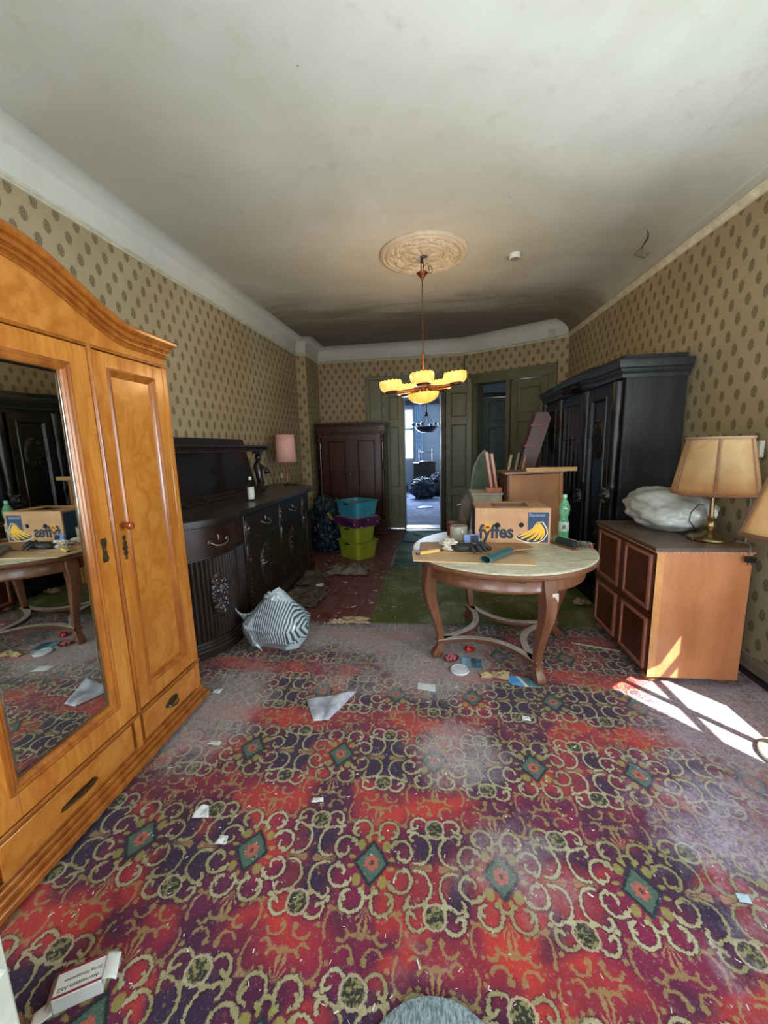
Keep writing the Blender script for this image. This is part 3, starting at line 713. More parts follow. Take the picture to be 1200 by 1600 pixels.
for u0, u1 in ((.02, .885), (1.005, 1.70), (1.78, 2.44)):
    d = curved_slab(u0, u1, .825, 1.015, .008, name='drawer', mat=wood('sideboard_drawer_redbrown', '23120c', '3a1c10', 0, 3, .32, 8, coat=.25) if u0 < .5 else M_DARKOAK, parent=SB)
    hu = (u0+u1)/2 if u0 > .5 else .50
    hm = on_front(hu, .014); hh = MB().tube([(-.085, 0, .915), (-.08, -.02, .908), (-.055, -.035, .890), (0, -.042, .882), (.055, -.035, .890), (.08, -.02, .908), (.085, 0, .915)], .007, 10, hm)
    hh.lathe([(.016, 0), (.016, .003), (0, .006)], 16, (0, 0, 0), hm @ T(-.085, 0, .915, 0, R(90))).lathe([(.016, 0), (.016, .003), (0, .006)], 16, (0, 0, 0), hm @ T(.085, 0, .915, 0, R(90))).tube([(0, 0, .96), (0, -.01, .94), (0, -.008, .92)], .006, 8, hm)
    hh.build('swing_handle', plain('grey_pewter_handle', '8b8880', .35, .8), d)
curved_slab(2.60, 3.28, .15, .79, .006, fl=.011, per=.0295, n=200, name='fluted_door', mat=M_DARKOAK, parent=SB)
for u, wd in ((.945, .045), (1.74, .032), (2.50, .045)):
    pm = MB().box(u-wd, u+wd, sbf(u)-.022, sbf(u)+.02, .13, 1.035)
    pm = pm.build('pilaster', M_DARKOAK, SB, bevel=.004)
    rm = MB(); relief(rm, u, .90, wd*.8, .09, sbf(u)-.022, .02, u, 16, oval=True); relief(rm, u, .68, wd*.7, .10, sbf(u)-.022, .016, u+2, 14)
    for i in range(9): rm.lathe([(0, -.012), (.012, 0), (0, .012)], 8, (u, sbf(u)-.023, .20+i*.042))
    rm.build('pilaster_carving', M_CARVE, pm, smooth=70)
# raised back with shelf and carved support figure
bk = [(.0, 1.10), (2.72, 1.10), (2.70, 1.18), (2.66, 1.24), (2.60, 1.36), (2.54, 1.50), (2.47, 1.60), (2.44, 1.72), (2.41, 1.735), (.0, 1.735)]
b_ = MB().prism(bk, .68, .72, 'y').build('back_panel', M_DARKOAK, SB, bevel=.004)
MB().box(.0, 2.70, .52, .68, 1.098, 1.125).box(.0, 2.66, .56, .68, 1.125, 1.15).build('back_step', M_DARKOAKH, SB, bevel=.005)
shf = MB().box(-.0, 2.42, .34, .68, 1.585, 1.60).box(-.0, 2.40, .355, .68, 1.60, 1.635).box(.0, 2.43, .33, .68, 1.635, 1.655)
shf = shf.build('shelf', M_DARKOAKH, SB, bevel=.004)
bd0 = MB().lathe([(0, -.014), (.012, -.004), (.014, .004), (0, .014)], 8).build('shelf_bead', M_CARVE, shf, loc=(.10, .352, 1.618))
for i in range(1, 38):
    q_ = bd0.copy(); C.objects.link(q_); q_.parent = shf; q_.location = (.10+i*.062, .352, 1.618)
def figure(u):
    mb = MB(); cx, cy = u, .42
    mb.box(cx-.05, cx+.05, cy-.05, cy+.05, 1.098, 1.14).box(cx-.045, cx+.045, cy-.045, cy+.045, 1.555, 1.585)
    mb.tube([(cx, cy+.0, 1.14), (cx+.01, cy-.02, 1.20), (cx, cy-.01, 1.28)], [.020, .028, .034], 10)
    mb.tube([(cx+.02, cy+.02, 1.14), (cx+.03, cy+.03, 1.20), (cx+.02, cy+.0, 1.28)], [.018, .026, .034], 10)
    mb.tube([(cx, cy, 1.26), (cx, cy+.005, 1.34), (cx, cy+.02, 1.41), (cx, cy+.015, 1.45), (cx, cy+.01, 1.47)], [.040, .046, .048, .030, .018], 12)
    mb.lathe([(0, -.038), (.022, -.032), (.036, -.010), (.038, .010), (.028, .032), (0, .040)], 16, (cx, cy, 1.505))
    mb.tube([(cx, cy-.02, 1.42), (cx-.02, cy-.09, 1.36), (cx+.01, cy-.12, 1.33), (cx+.02, cy-.06, 1.32)], [.018, .016, .014, .012], 8)
    mb.tube([(cx+.03, cy-.01, 1.42), (cx+.06, cy-.07, 1.36), (cx+.03, cy-.11, 1.34)], [.018, .016, .014], 8)
    mb.lathe([(0, -.03), (.03, -.02), (.034, 0), (.025, .02), (0, .03)], 10, (cx+.01, cy-.10, 1.345))
    mb.lathe([(.0, -.016), (.036, -.012), (.04, 0), (0, .02)], 10, (cx, cy, 1.545))
    return mb
figure(2.26).build('carved_putto_support', M_CARVE, SB, smooth=70)
figure(.25).build('carved_putto_support', M_CARVE, SB, smooth=70)

# bottle and pink lamp on the sideboard
def bottle_small():
    o = thing('water_bottle', 'small clear plastic bottle with white label and cap on the black sideboard', 'bottle', (-1.80, 3.72, 1.1042))
    MB().lathe([(.0, 0), (.028, 0), (.033, .006), (.033, .10), (.033, .15), (.026, .185), (.013, .205), (.013, .212)], 28).build('bottle_body', glassmat('clear_pet', 'e6f0ec', .04, 1.2), o)
    MB().shell([(.0335, .02), (.0338, .022), (.0338, .135), (.0335, .137)], 28).build('label', plain('white_paper_label', 'cfd2c8', .6, var=.1, scale=40), o)
    MB().lathe([(.015, .210), (.016, .212), (.016, .236), (.014, .240), (0, .240)], 20).build('cap', plain('white_plastic_cap', 'd9dbd6', .4), o)
bottle_small()
PLM = thing('table_lamp', 'small table lamp with pink drum shade at the far end of the sideboard', 'lamp', (-2.03, 5.35, 1.1042))
plm_s = .82
MB().lathe([(.0, 0), (.055, 0), (.058, .008), (.03, .02), (.014, .03), (.013, .05), (.012, .055)], 24).build('base', M_BRASSD, PLM)
MB().lathe([(.018, .05), (.019, .09), (.014, .13), (.010, .15), (.013, .18), (.021, .24), (.012, .27), (.011, .34), (.0, .34)], 20).build('stem', wood('lamp_turned_wood', '7a4420', '9a5c2c', 2, 3, .3), PLM)
sh = MB().grid(lambda u, v: ((.140-.014*v)*math.cos(2*PI*u), (.140-.014*v)*math.sin(2*PI*u), .325+.375*v), 48, 3, closed_u=True)
t = NT('pink_woven_shade'); nn = t.noise(t.coord(), 60, 3, .8, 2); t.set(color=t.mix(t.ss(nn, .4, .6), lin('d39a8c'), lin('e6b8ac')), rough=.9); t.bump(nn, .3, .003)
sh.build('lamp_shade', t.mat, PLM, solid=.003)
MB().tube([(-.04, -.06, .006), (.02, -.14, .005), (.12, -.10, .005), (.14, .04, .005), (.04, .12, .005), (-.10, .09, .006)], .0045, 6).build('lamp_cord', plain('black_cord', '121212', .5), PLM)
sk = thing('wall_socket', 'white wall socket above the far end of the sideboard beside the pink lamp', 'socket', (-2.350, 5.95, 1.20), R(90))
MB().box(-.035, .035, -.022, 0, -.035, .035).build('plate', plain('white_socket_plastic', 'd7d5c9', .4), sk, bevel=.004)
MB().lathe([(.022, 0), (.022, .003), (.018, .003), (.018, 0)], 20, (0, 0, 0), T(0, -.022, 0, 0, R(90))).build('socket_ring', plain('socket_ring_plastic', 'b9b7ab', .4), sk)

# ---- mahogany wardrobe at the back left
BW = thing('mahogany_wardrobe', 'red-brown mahogany two-door wardrobe against the far left wall', 'wardrobe', (-2.06, 6.98, 0))
w1, h1 = 1.25, 2.04
MB().box(.03, w1-.03, .02, .52, .08, 1.95).build('carcass', M_MAHOGD, BW, bevel=.004)
MB().box(.0, w1, -.01, .54, 0, .06).box(.012, w1-.012, .0, .53, .06, .12).box(.03, w1-.03, .005, .03, .12, .30).build('plinth', M_MAHOG, BW, bevel=.005)
MB().box(-.02, w1+.02, -.03, .54, 2.01, 2.04).box(-.005, w1+.005, -.015, .53, 1.985, 2.01).box(.015, w1-.015, .0, .52, 1.87, 1.985).box(.005, w1-.005, -.012, .52, 1.845, 1.87).build('cornice', M_MAHOG, BW, bevel=.006)
for a_, b_ in ((.12, .54), (.70, 1.12), (.60, .65)): MB().box(a_, b_, -.008, 0, 1.90, 1.96).build('frieze_panel', M_MAHOGD, BW, bevel=.004)
for x0, x1, kx in ((.10, .615, .59), (.635, 1.15, .66)):
    d = frame_mb(x0, x1, .32, 1.83, .10, -.002, .02).build('door', M_MAHOG, BW, bevel=.003)
    MB().box(x0+.10, x1-.10, .008, .018, .42, 1.73).build('panel', M_MAHOG, d, smooth=0)
    moulding_rect(x0+.10, x1-.10, .42, 1.73, [(-.006, -.002), (-.002, -.012), (.010, -.012), (.018, 0), (.024, .008)]).build('panel_moulding', M_MAHOGD, d)
    if kx == .59: MB().lathe([(.008, 0), (.012, .006), (0, .008)], 12, (0, 0, 0), T(kx, -.002, 1.12, 0, R(90))).build('keyhole', M_BRASS, d)
for q in (.06, w1-.06): MB().tube([(q, -.006, .32), (q, -.006, 1.84)], .026, 12).build('corner_column', M_MAHOG, BW)
for q in (.06, w1-.06):
    for zz in (1.76, .40): kc = MB(); relief(kc, q, zz, .035, .065, -.03, .02, q, 10); kc.build('column_carving', M_MAHOGD, BW, smooth=70)

# ---- black wardrobe on the right
KW = thing('black_wardrobe', 'huge black carved wardrobe with heavy cornice along the right wall', 'wardrobe', (1.560, 5.93, .0056), R(-88.57))
# local x runs toward the camera (0 = far end, 2.22 = near end), local y = depth to the wall
kw, kd = 2.22, .525
MB().box(.02, kw-.02, .03, kd-.01, .10, 2.16).build('carcass', M_EBON, KW, bevel=.003)
sd = MB().box(kw-.02, kw, .03, .085, .10, 2.14).box(kw-.02, kw-.006, .085, kd-.01, .10, 2.14)
sd.build('side_panel', M_EBONS, KW, bevel=.003)
MB().box(0, kw+.02, -.03, kd, 0, .12).box(.0, kw+.008, -.01, kd, .12, .16).build('plinth', M_EBON, KW, bevel=.006)
def kz(u):
    t = abs(u-kw/2)/(kw/2); return .025*(1 if t < .28 else (0 if t > .62 else (1-((t-.28)/.34)**2*(3-2*(t-.28)/.34))))
N = 40
pr = [(.0, 2.12), (.012, 2.12), (.018, 2.15), (.034, 2.17), (.040, 2.19), (.052, 2.20), (.062, 2.235), (.062, 2.262), (.0, 2.262)]
mb = MB(); vs = []; fs = []; k = len(pr)
for kind, i in [('F', i) for i in range(N+1)]+[('R', 0)]:
    for o, h in pr:
        if kind == 'R': vs.append((kw+o, kd, h))
        else: u = kw*i/N; vs.append((u+(o if i == N else 0), -o, h+kz(u)))
for a in range(N+1):
    for q in range(k): q2 = (q+1) % k; fs.append((a*k+q, (a+1)*k+q, (a+1)*k+q2, a*k+q2))
mb.add(vs, fs); mb.build('cornice', M_EBONS, KW, smooth=22)
MB().prism([(0, 2.12), (kw, 2.12)]+[(kw*i/N, 2.262+kz(kw*i/N)) for i in range(N, -1, -1)], .0, .03, 'y').build('frieze', M_EBON, KW)
MB().box(.02, kw-.035, .02, kd, 2.258, 2.315).prism([(.4, 2.25), (kw-.4, 2.25)]+[(kw*i/N, 2.315+kz(kw*i/N)*.92) for i in range(N-8, 7, -1)], .02, .10, 'y').build('crown_board', M_EBONS, KW, bevel=.004)
def kdoor(x0, x1, glazed):
    d = frame_mb(x0, x1, .20, 2.08, .085, -.012, .03).build('door', M_EBON, KW, bevel=.004)
    if glazed:
        MB().box(x0+.085, x1-.085, .006, .012, .95, 1.995).build('glass_pane', plain('dark_glass', '06080a', .04, coat=.6, bump=0), d, smooth=0)
        bars = MB(); 
        for q in (.25, .5, .75): X_ = x0+.085+(x1-x0-.17)*q; bars.box(X_-.006, X_+.006, -.004, .006, .95, 1.995)
        for zz in (1.30, 1.62): bars.box(x0+.085, x1-.085, -.004, .006, zz-.006, zz+.006)
        bars.build('glazing_bars', M_EBON, d)
        MB().box(x0+.085, x1-.085, .0, .02, .285, .95).build('lower_panel', M_EBON, d)
        r_ = MB(); relief(r_, (x0+x1)/2, .62, (x1-x0)*.28, .24, .0, .03, x0, 20); r_.build('lower_carving', M_EBON, d, smooth=70)
    else:
        MB().box(x0+.085, x1-.085, .004, .02, .285, 1.995).build('panel', M_EBON, d, smooth=0)
        r_ = MB(); relief(r_, (x0+x1)/2, 1.62, (x1-x0)*.24, .20, .004, .03, x0, 20); r_.build('panel_carving', M_EBON, d, smooth=70)
        r_ = MB(); relief(r_, (x0+x1)/2, .60, (x1-x0)*.24, .20, .004, .03, x0+3, 20); r_.build('panel_carving', M_EBON, d, smooth=70)
        moulding_rect(x0+.085, x1-.085, .285, 1.995, [(-.006, -.012), (0, -.022), (.012, -.022), (.022, -.004), (.03, .004)]).build('panel_moulding', M_EBON, d)
    return d
kdoor(.16, .66, False); dm = kdoor(.78, 1.44, True); kdoor(1.56, 2.06, False)
hm = MB(); 
for X_ in (1.40,): hm.tube([(X_, -.014, 1.06), (X_, -.04, 1.05), (X_, -.05, 1.00), (X_, -.04, .95), (X_, -.014, .94)], .006, 8); hm.lathe([(.02, 0), (.012, .006), (0, .008)], 14, (0, 0, 0), T(X_, -.012, 1.0, 0, R(90)))
hm.build('door_handle', plain('grey_pewter_handle', '8b8880', .35, .8), dm)
for q in (.09, .72, 1.50, 2.14):
    cm = MB().lathe([(.045, 0), (.048, .04), (.036, .06), (.034, .5), (.028, .95), (.040, .98), (.044, 1.02), (.030, 1.05), (.034, 1.2), (.050, 1.45), (.034, 1.62), (.044, 1.66), (.048, 1.74), (.05, 1.92), (0, 1.92)], 18, (q, .006, .18))
    cm = cm.build('turned_column', M_EBON, KW)
for q, zz, w0, h0 in ((2.12, 1.10, .07, .09), (1.50, 1.02, .05, .09), (.72, 1.02, .05, .09), (.09, 1.05, .06, .09), (1.11, 2.17, .22, .05)):
    cb = MB(); relief(cb, q, zz, w0, h0, -.03 if zz < 2 else -.05, .05, q, 18); cb.build('carved_boss', M_EBON, KW, smooth=70)

# ---- red-brown cabinet on the right
CB = thing('low_cabinet', 'waist-high cabinet with orange side and four framed dark panels, by the right wall', 'cabinet', (1.40, 3.47, .0056), R(-90))
cw, cd_ = .885, .545
MB().box(.0, cw-.012, .012, cd_, .055, .895).build('carcass', M_CABF, CB, bevel=.002)
MB().box(cw-.012, cw, .0, cd_, .045, .897).build('side_panel', M_CABS, CB, bevel=.002)
MB().box(cw-.001, cw+.002, .0, .012, .045, .897).box(cw-.001, cw+.0015, .012, .045, .045, .897).build('edge_band', wood('edge_band_wood', 'c08a55', 'd09a62', 2, 2, .35), CB, bevel=.001)
MB().box(-.02, cw+.018, -.022, cd_+.015, .905, .930).build('top', M_CABT, CB, bevel=.003)
tb = MB().box(.0, cw+.010, -.012, cd_+.008, .893, .905)
for i in range(22): tb.box(cw+.008, cw+.0145, .006+i*.025, .020+i*.025, .893, .903)
tb.build('top_edge_moulding', plain('cabinet_edge_worn', 'a98468', .45), CB, bevel=.001)
MB().box(.0, cw, .0, .012, .055, .897).build('front_frame', M_CABF, CB, bevel=.001)
for x0, x1, z0, z1 in ((.05, .40, .50, .865), (.05, .40, .085, .43), (.50, .84, .50, .865), (.50, .84, .085, .43)):
    pm = MB().box(x0, x1, -.006, 0, z0, z1).build('front_panel', M_CABF, CB, smooth=0)
    moulding_rect(x0, x1, z0, z1, [(-.004, -.0), (-.004, -.014), (.006, -.018), (.016, -.016), (.022, -.006)]).build('panel_frame', M_CABM, pm)
for q in ((.06, .05), (cw-.07, .05), (.06, cd_-.06), (cw-.07, cd_-.06)):
    MB().lathe([(.04, 0), (.052, .01), (.055, .028), (.045, .05)], 22, (q[0], q[1], 0)).build('bun_foot', plain('cabinet_foot_brown', '6e4a36', .4), CB)

# ---- round table
TB = thing('round_table', 'round brown table with dusty marble-patterned cover and curved legs', 'table', (.512, 3.02, .0056))
M_TBL = wood('table_walnut', '633c27', '7b5138', 2, 2.2, .35, 7, coat=.12, dust='b0a79c', dustamt=.5)
M_TBLH = wood('table_walnut_rim', '674029', '80563c', 0, 2.2, .35, 4, coat=.1, dust='a59a8c', dustamt=.5)
t = NT('marbled_oilcloth'); co = t.coord(); n = t.noise(t.mapping(co, scale=(1, 3, 1)), 7, 6, .72, 1.2); n2 = t.noise(co, 18, 4, .7)
t.set(color=t.mix(t.ss(n2, .5, .75)*.4, t.mix(t.ss(n, .38, .62), lin('adaa8e'), lin('d2ceb8')), lin('dcd9cc')), rough=.5); t.bump(n2, .1, .003); M_CLOTH = t.mat
MB().lathe([(.0, .765), (.655, .765), (.672, .775), (.676, .790), (.668, .802), (.655, .806), (0, .806)], 96).build('tabletop', M_TBLH, TB)
MB().lathe([(.0, .806), (.668, .806), (.671, .811), (.664, .816), (.655, .8175), (0, .8175)], 96).build('tablecloth_cover', M_CLOTH, TB)
ap = MB().shell([(.575, .665), (.592, .662), (.596, .672), (.590, .680), (.590, .752), (.598, .757), (.604, .765), (.570, .766)], 96)
ap.shell([(.570, .766), (.570, .665), (.575, .665)], 96); ap.build('apron', M_TBL, TB)
MB().box(-.02, .02, -.598, -.588, .735, .745, T(0, 0, 0, R(4))).build('apron_knot', plain('dark_knot', '1a0d08', .6), TB)
LEGA = [-69, 21, 111, -158]
def table_leg(a):
    ca, sa = math.cos(R(a)), math.sin(R(a)); ta = Vector((-sa, ca, 0)); ra = Vector((ca, sa, 0))
    st = [(.760, .560, .045, .045), (.700, .565, .046, .046), (.64, .578, .044, .046), (.57, .588, .042, .043), (.48, .578, .038, .038), (.38, .550, .032, .032), (.28, .520, .027, .027), (.19, .500, .024, .024), (.12, .495, .024, .024), (.08, .505, .028, .028), (.05, .525, .034, .032), (.02, .538, .032, .030), (0, .535, .022, .022)]
    mb = MB(); vs = []
    for z, r, wt, wr_ in st:
        for dx, dy in ((-1, -1), (-.35, -1.08), (.35, -1.08), (1, -1), (1, 1), (.35, 1.05), (-.35, 1.05), (-1, 1)):
            p_ = ra*(r+wr_*dy*-1)+ta*(wt*dx); vs.append((p_.x, p_.y, z))
    n = len(st); fs = [tuple(range(8)), tuple(reversed(range((n-1)*8, n*8)))]
    for i in range(n-1):
        for j in range(8): fs.append((i*8+j, (i+1)*8+j, (i+1)*8+(j+1) % 8, i*8+(j+1) % 8))
    mb.add(vs, fs); o = mb.build('leg', M_TBL, TB, smooth=50, bevel=.004)
    return o
for a in LEGA: table_leg(a)
t = NT('dusty_grey_stretcher_wood'); co = t.coord(); z = t.sep(X(t, t.n('ShaderNodeNewGeometry').outputs['Normal']))[2]; n = t.noise(co, 30, 4, .7)
t.set(color=t.mix(t.ss(z, .3, .8), lin('5a3422'), t.mix(t.ss(n, .3, .7), lin('96897a'), lin('b3a798'))), rough=.7); M_STR = t.mat
for i in range(4):
    a0, a1 = R(LEGA[i]), R(LEGA[i]+90); p0 = Vector((math.cos(a0), math.sin(a0)))*.50; p1 = Vector((math.cos(a1), math.sin(a1)))*.50
    inn = []; out = []
    for j in range(25):
        q = j/24; m_ = p0*(1-q)+p1*q; mid_ = (p0+p1).normalized(); b = .155*math.sin(PI*q); c_ = m_-mid_*b; wd = .026+.018*abs(2*q-1)**3
        inn.append(c_-mid_*wd); out.append(c_+mid_*wd)
    MB().prism([tuple(p_) for p_ in out]+[tuple(p_) for p_ in reversed(inn)], .115, .145, 'z').build('stretcher', M_STR, TB, bevel=.003)
kn = MB().prism([(-.022, .665), (.022, .665), (.024, .62), (.014, .565), (.004, .54), (-.006, .57), (-.018, .63)], -.003, .003, 'y', T(.6245*math.cos(R(-67)), .6245*math.sin(R(-67)), 0, R(-69+90)))
kn.build('veneer_scar', plain('bare_pale_wood', 'b9b0a2', .7), TB)

# ------------------------------------------------------------------ ceiling rosette, lamp, detector
RO = thing('ceiling_rosette', 'round moulded plaster rosette on the ceiling above the hanging lamp', 'ceiling rosette', (-.07, 4.24, CH-.0005))
M_ROS = plain('rosette_plaster', 'c6b79d', .75, var=.08, scale=14, bump=.1)
MB().lathe([(.430, 0), (.430, -.014), (.420, -.026), (.402, -.030), (.392, -.022), (.384, -.020), (.376, -.030), (.362, -.034), (.352, -.020), (.350, 0)][::-1], 96).build('outer_ring', M_ROS, RO)
def ros(u, v):
    a = 2*PI*u; r = .21+.145*v; e = math.sin(PI*v)**.5
    c_ = math.cos(8*a); h = .010+e*(.012*max(0, math.cos(16*a+5*math.sin(PI*2*v)))+.012*max(0, math.sin(8*a+9*v))+.014*abs(nz(r*42, c_*2.4, math.sin(8*a)*2.2)))
    return (r*math.cos(a), r*math.sin(a), -h)
MB().grid(ros, 320, 26, closed_u=True).build('acanthus_band', M_ROS, RO, smooth=60)
MB().lathe([(.225, 0), (.225, -.018), (.212, -.028), (.198, -.026), (.192, -.014), (.190, 0)][::-1], 96).build('inner_ring', M_ROS, RO)
def ros2(u, v):
    a = 2*PI*u; r = .035+.160*v; e = math.sin(PI*min(1, v*1.02))**.5
    return (r*math.cos(a), r*math.sin(a), -(.012+.016*(1-v)+e*.016*abs(math.cos(4*a))*(.4+.6*abs(math.sin(PI*v*2.5)))))
MB().grid(ros2, 192, 18, closed_u=True).build('leaf_centre', M_ROS, RO, smooth=60)
MB().lathe([(.0, -.040), (.030, -.034), (.045, -.022), (.045, 0), (0, 0)], 32).build('hook_plate', plain('hook_plate_grey', '5c564c', .5), RO)

M_COP = plain('copper_brown_metal', '8a5434', .34, .75, var=.2, scale=25)
t = NT('glowing_alabaster'); co = t.coord(); n = t.noise(co, 11, 4, .6, 1.5); v_ = t.ss((n-.5).abs(), .0, .02, 1, 0)
cc = t.mix(t.ss(n, .3, .7), lin('ffc94e'), lin('ffe690')); cc = t.mix(v_*.45, cc, lin('a06a20'))
t.set(color=lin('b89848'), rough=.4, emc=cc, ems=.85); M_ALA = t.mat
t = NT('alabaster_bowl_glow'); co = t.coord(); n = t.noise(co, 7, 4, .6, 1.8); v_ = t.ss((n-.5).abs(), .0, .014, 1, 0)
t.set(color=lin('d8b860'), rough=.35, emc=t.mix(v_*.8, t.mix(t.ss(n, .3, .7), lin('f0c040'), lin('f6d468')), lin('7c5418')), ems=.85); M_ALB = t.mat
CL = thing('hanging_lamp', 'lit copper chandelier with five yellow alabaster shades around a bowl', 'chandelier', (-.088, 4.25, 0))
MB().tube([(0, 0, 3.415), (0, 0, 3.38)], .012, 8).tube([(0.0, 0, 3.425), (-.012, 0, 3.40), (-.010, 0, 3.30)], .005, 6).tube([(.002, 0, 3.42), (.012, 0, 3.37), (.008, 0, 3.28)], .004, 6).build('ceiling_hook', M_BRASSD, CL)
MB().shell([(.012, 3.225), (.016, 3.24), (.045, 3.275), (.058, 3.288), (.054, 3.288), (.012, 3.25)], 24).build('canopy_cup', M_COP, CL)
MB().tube([(.03, 0, 3.28), (.09, -.01, 3.28), (.10, -.01, 3.31), (.075, 0, 3.36), (.06, .0, 3.33), (.07, 0, 3.30), (.055, 0, 3.38), (.01, 0, 3.34)], .0035, 6).build('loose_wire', plain('dark_wire', '2b2018', .5), CL)
MB().lathe([(.006, 2.52), (.006, 3.25)][::1], 12).lathe([(.010, 2.28), (.014, 2.36), (.013, 2.50), (.016, 2.515), (.016, 2.53), (.008, 2.545)], 16).build('stem', M_COP, CL)
TL = R(-5)
hub = MB().lathe([(.0, 2.155), (.03, 2.155), (.045, 2.17), (.030, 2.19), (.028, 2.23), (.038, 2.24), (.036, 2.26), (.018, 2.28), (.012, 2.30)], 24, M=T(0, 0, 2.2, 0, 0, TL) @ T(0, 0, -2.2)).build('hub', M_COP, CL)
for i, a in enumerate((-90, -18, 54, 126, 198)):
    M_ = T(0, 0, 2.2, 0, 0, TL) @ T(0, 0, -2.2, R(a))
    arm = MB().tube([(.02, 0, 2.205), (.14, 0, 2.175), (.26, 0, 2.17), (.36, 0, 2.178)], [.012, .014, .013, .010], 8, M_, flat=1.4)
    arm.lathe([(.0, 2.16), (.055, 2.165), (.065, 2.185), (.045, 2.19)], 8, (.34, 0, 0), M_).lathe([(0, -.012), (.012, 0), (0, .012)], 8, (.372, 0, 2.178), M_)
    arm = arm.build('arm', M_COP, CL)
    shd = MB(); n8 = 48
    def sfn(u, v, M_=M_):
        aa = 2*PI*u; oc = 1+.035*math.cos(8*aa); r = [.058, .088, .108, .112, .106][int(round(v*4))]; z = [2.188, 2.192, 2.222, 2.262, 2.284][int(round(v*4))]
        if v > .9: z += .006*math.cos(16*aa)
        return tuple(M_ @ Vector((.34+r*oc*math.cos(aa), r*oc*math.sin(aa), z)))
    shd.grid(sfn, n8, 5, closed_u=True); shd.build('alabaster_shade', M_ALA, arm, solid=.004)
    pl_ = bpy.data.lights.new('bulb', 'POINT'); pl_.energy = 3.9; pl_.color = (1, .66, .34); pl_.shadow_soft_size = .04
    po = bpy.data.objects.new('bulb', pl_); C.objects.link(po); po.location = Vector(CL.location)+M_ @ Vector((.34, 0, 2.33))
bw = MB().lathe([(0, 2.035), (.06, 2.042), (.115, 2.062), (.150, 2.095), (.163, 2.125), (.166, 2.135), (.158, 2.135), (.145, 2.11), (0, 2.06)], 48, M=T(0, 0, 2.1, 0, 0, TL) @ T(0, 0, -2.1)).build('alabaster_bowl', M_ALB, CL)
MB().tube([(0, 0, 2.16), (0, 0, 2.075)], .008, 8).build('bowl_stem', M_COP, CL)
SD = thing('smoke_detector', 'small white smoke detector on the ceiling right of the rosette', 'smoke detector', (.83, 4.42, CH-.0005))
MB().lathe([(0, -.045), (.042, -.045), (.052, -.038), (.056, -.020), (.058, -.010), (.058, 0), (0, 0)], 36).build('housing', plain('detector_white', 'd6d2c6', .5), SD)
MB().lathe([(.040, -.046), (.044, -.0465), (.046, -.045)], 36).build('ring', plain('detector_ring_grey', '8f8b80', .5), SD)
# crack and peeling paint on the ceiling near the right wall
def covez(x_, y_):
    d = 2.10+(6.69-y_)*.025-x_; return 3.27+.189*math.sin(math.acos(max(-1, min(1, (.50-d)/.48))))
tag(MB().tube([(a, b, covez(a, b)-.003) for a, b in ((1.90, 4.10), (1.94, 4.16), (1.965, 4.22), (1.975, 4.29), (1.985, 4.36), (2.01, 4.42), (2.04, 4.46))], [.002, .006, .008, .007, .005, .004, .003], 6, flat=.5).build('ceiling_crack', plain('crack_dark_edge', '4e4335', .9)), 'dark curved crack in the ceiling by the right picture rail', 'crack')
def flk(u, v):
    a = 1.98+.09*u+.02*nz(u*5, v*5, 1); b = 4.38+.13*v+.03*nz(u*4, v*4, 6); return (a, b, covez(a, b)-.004-.008*abs(nz(u*6, v*6, 2)))
tag(MB().grid(flk, 10, 12).build('peeling_paint', plain('peeled_paint_pale', '9c907a', .8), solid=.002), 'flaking plaster patch beside the ceiling crack', 'plaster flake')
tag(MB().box(-.05, .05, 0, .03, -.05, .05).build('junction_box', plain('junction_box_cream', 'b5b1a0', .5), bevel=.006), 'small square junction box on the cove above the far right corner', 'junction box').location = (1.86, 6.80, 3.30)
bpy.data.objects['junction_box'].rotation_euler = (0, 0, ang)

# ------------------------------------------------------------------ crumple helpers
def blob(c, r, seed=0, amp=.18, freq=2.2, nu=56, nv=34, flat=.12, ridge=True, M=None, squash=None, top=None):
    mb = MB()
    def fn(u, v):
        a = 2*PI*u; b = PI*(v-.5)*.998; d = Vector((math.cos(a)*math.cos(b), math.sin(a)*math.cos(b), math.sin(b)))
        n1 = noise.noise(d*freq+Vector((seed, 0, 0))); n2 = noise.noise(d*freq*2.3+Vector((0, seed, 0))); n3 = noise.noise(d*freq*5+Vector((0, 0, seed)))
        k_ = 1+amp*(n1*1.2+(-abs(n2)*1.6+.4 if ridge else n2)+(-abs(n3)*.9+.2 if ridge else n3*.4))
        x_, y_, z_ = d.x*r[0]*k_, d.y*r[1]*k_, d.z*r[2]*k_
        if squash: x_, y_, z_ = squash(x_, y_, z_)
        z_ = max(z_, -r[2]*(1-flat))
        return (c[0]+x_, c[1]+y_, c[2]+z_)
    return mb.grid(fn, nu, nv, M, closed_u=True)
def crumple(poly_fn, amp, freq, seed, nx=24, ny=24, lift=0):
    """poly_fn(u,v)->(x,y,z) plus creased height"""
    def fn(u, v):
        x_, y_, z_ = poly_fn(u, v)
        h = amp*(.6+abs(nz(x_*freq+seed, y_*freq, seed))*1.6-abs(nz(x_*freq*2.6, y_*freq*2.6+seed, 3))*.9)
        e = min(u, v, 1-u, 1-v)*6
        return (x_, y_, z_+max(0, h)*(.35+.65*min(1, e))+lift*max(0, nz(u*2+seed, v*2, 9)))
    return MB().grid(fn, nx, ny)
def quad(p00, p10, p11, p01, z=.006):
    def fn(u, v):
        x_ = (p00[0]*(1-u)+p10[0]*u)*(1-v)+(p01[0]*(1-u)+p11[0]*u)*v; y_ = (p00[1]*(1-u)+p10[1]*u)*(1-v)+(p01[1]*(1-u)+p11[1]*u)*v
        return (x_, y_, z)
    return fn
def plastic(name, col, rough=.25, **k): return plain(name, col, rough, var=.12, scale=4, bump=.25, bscale=25, coat=.35, **k)

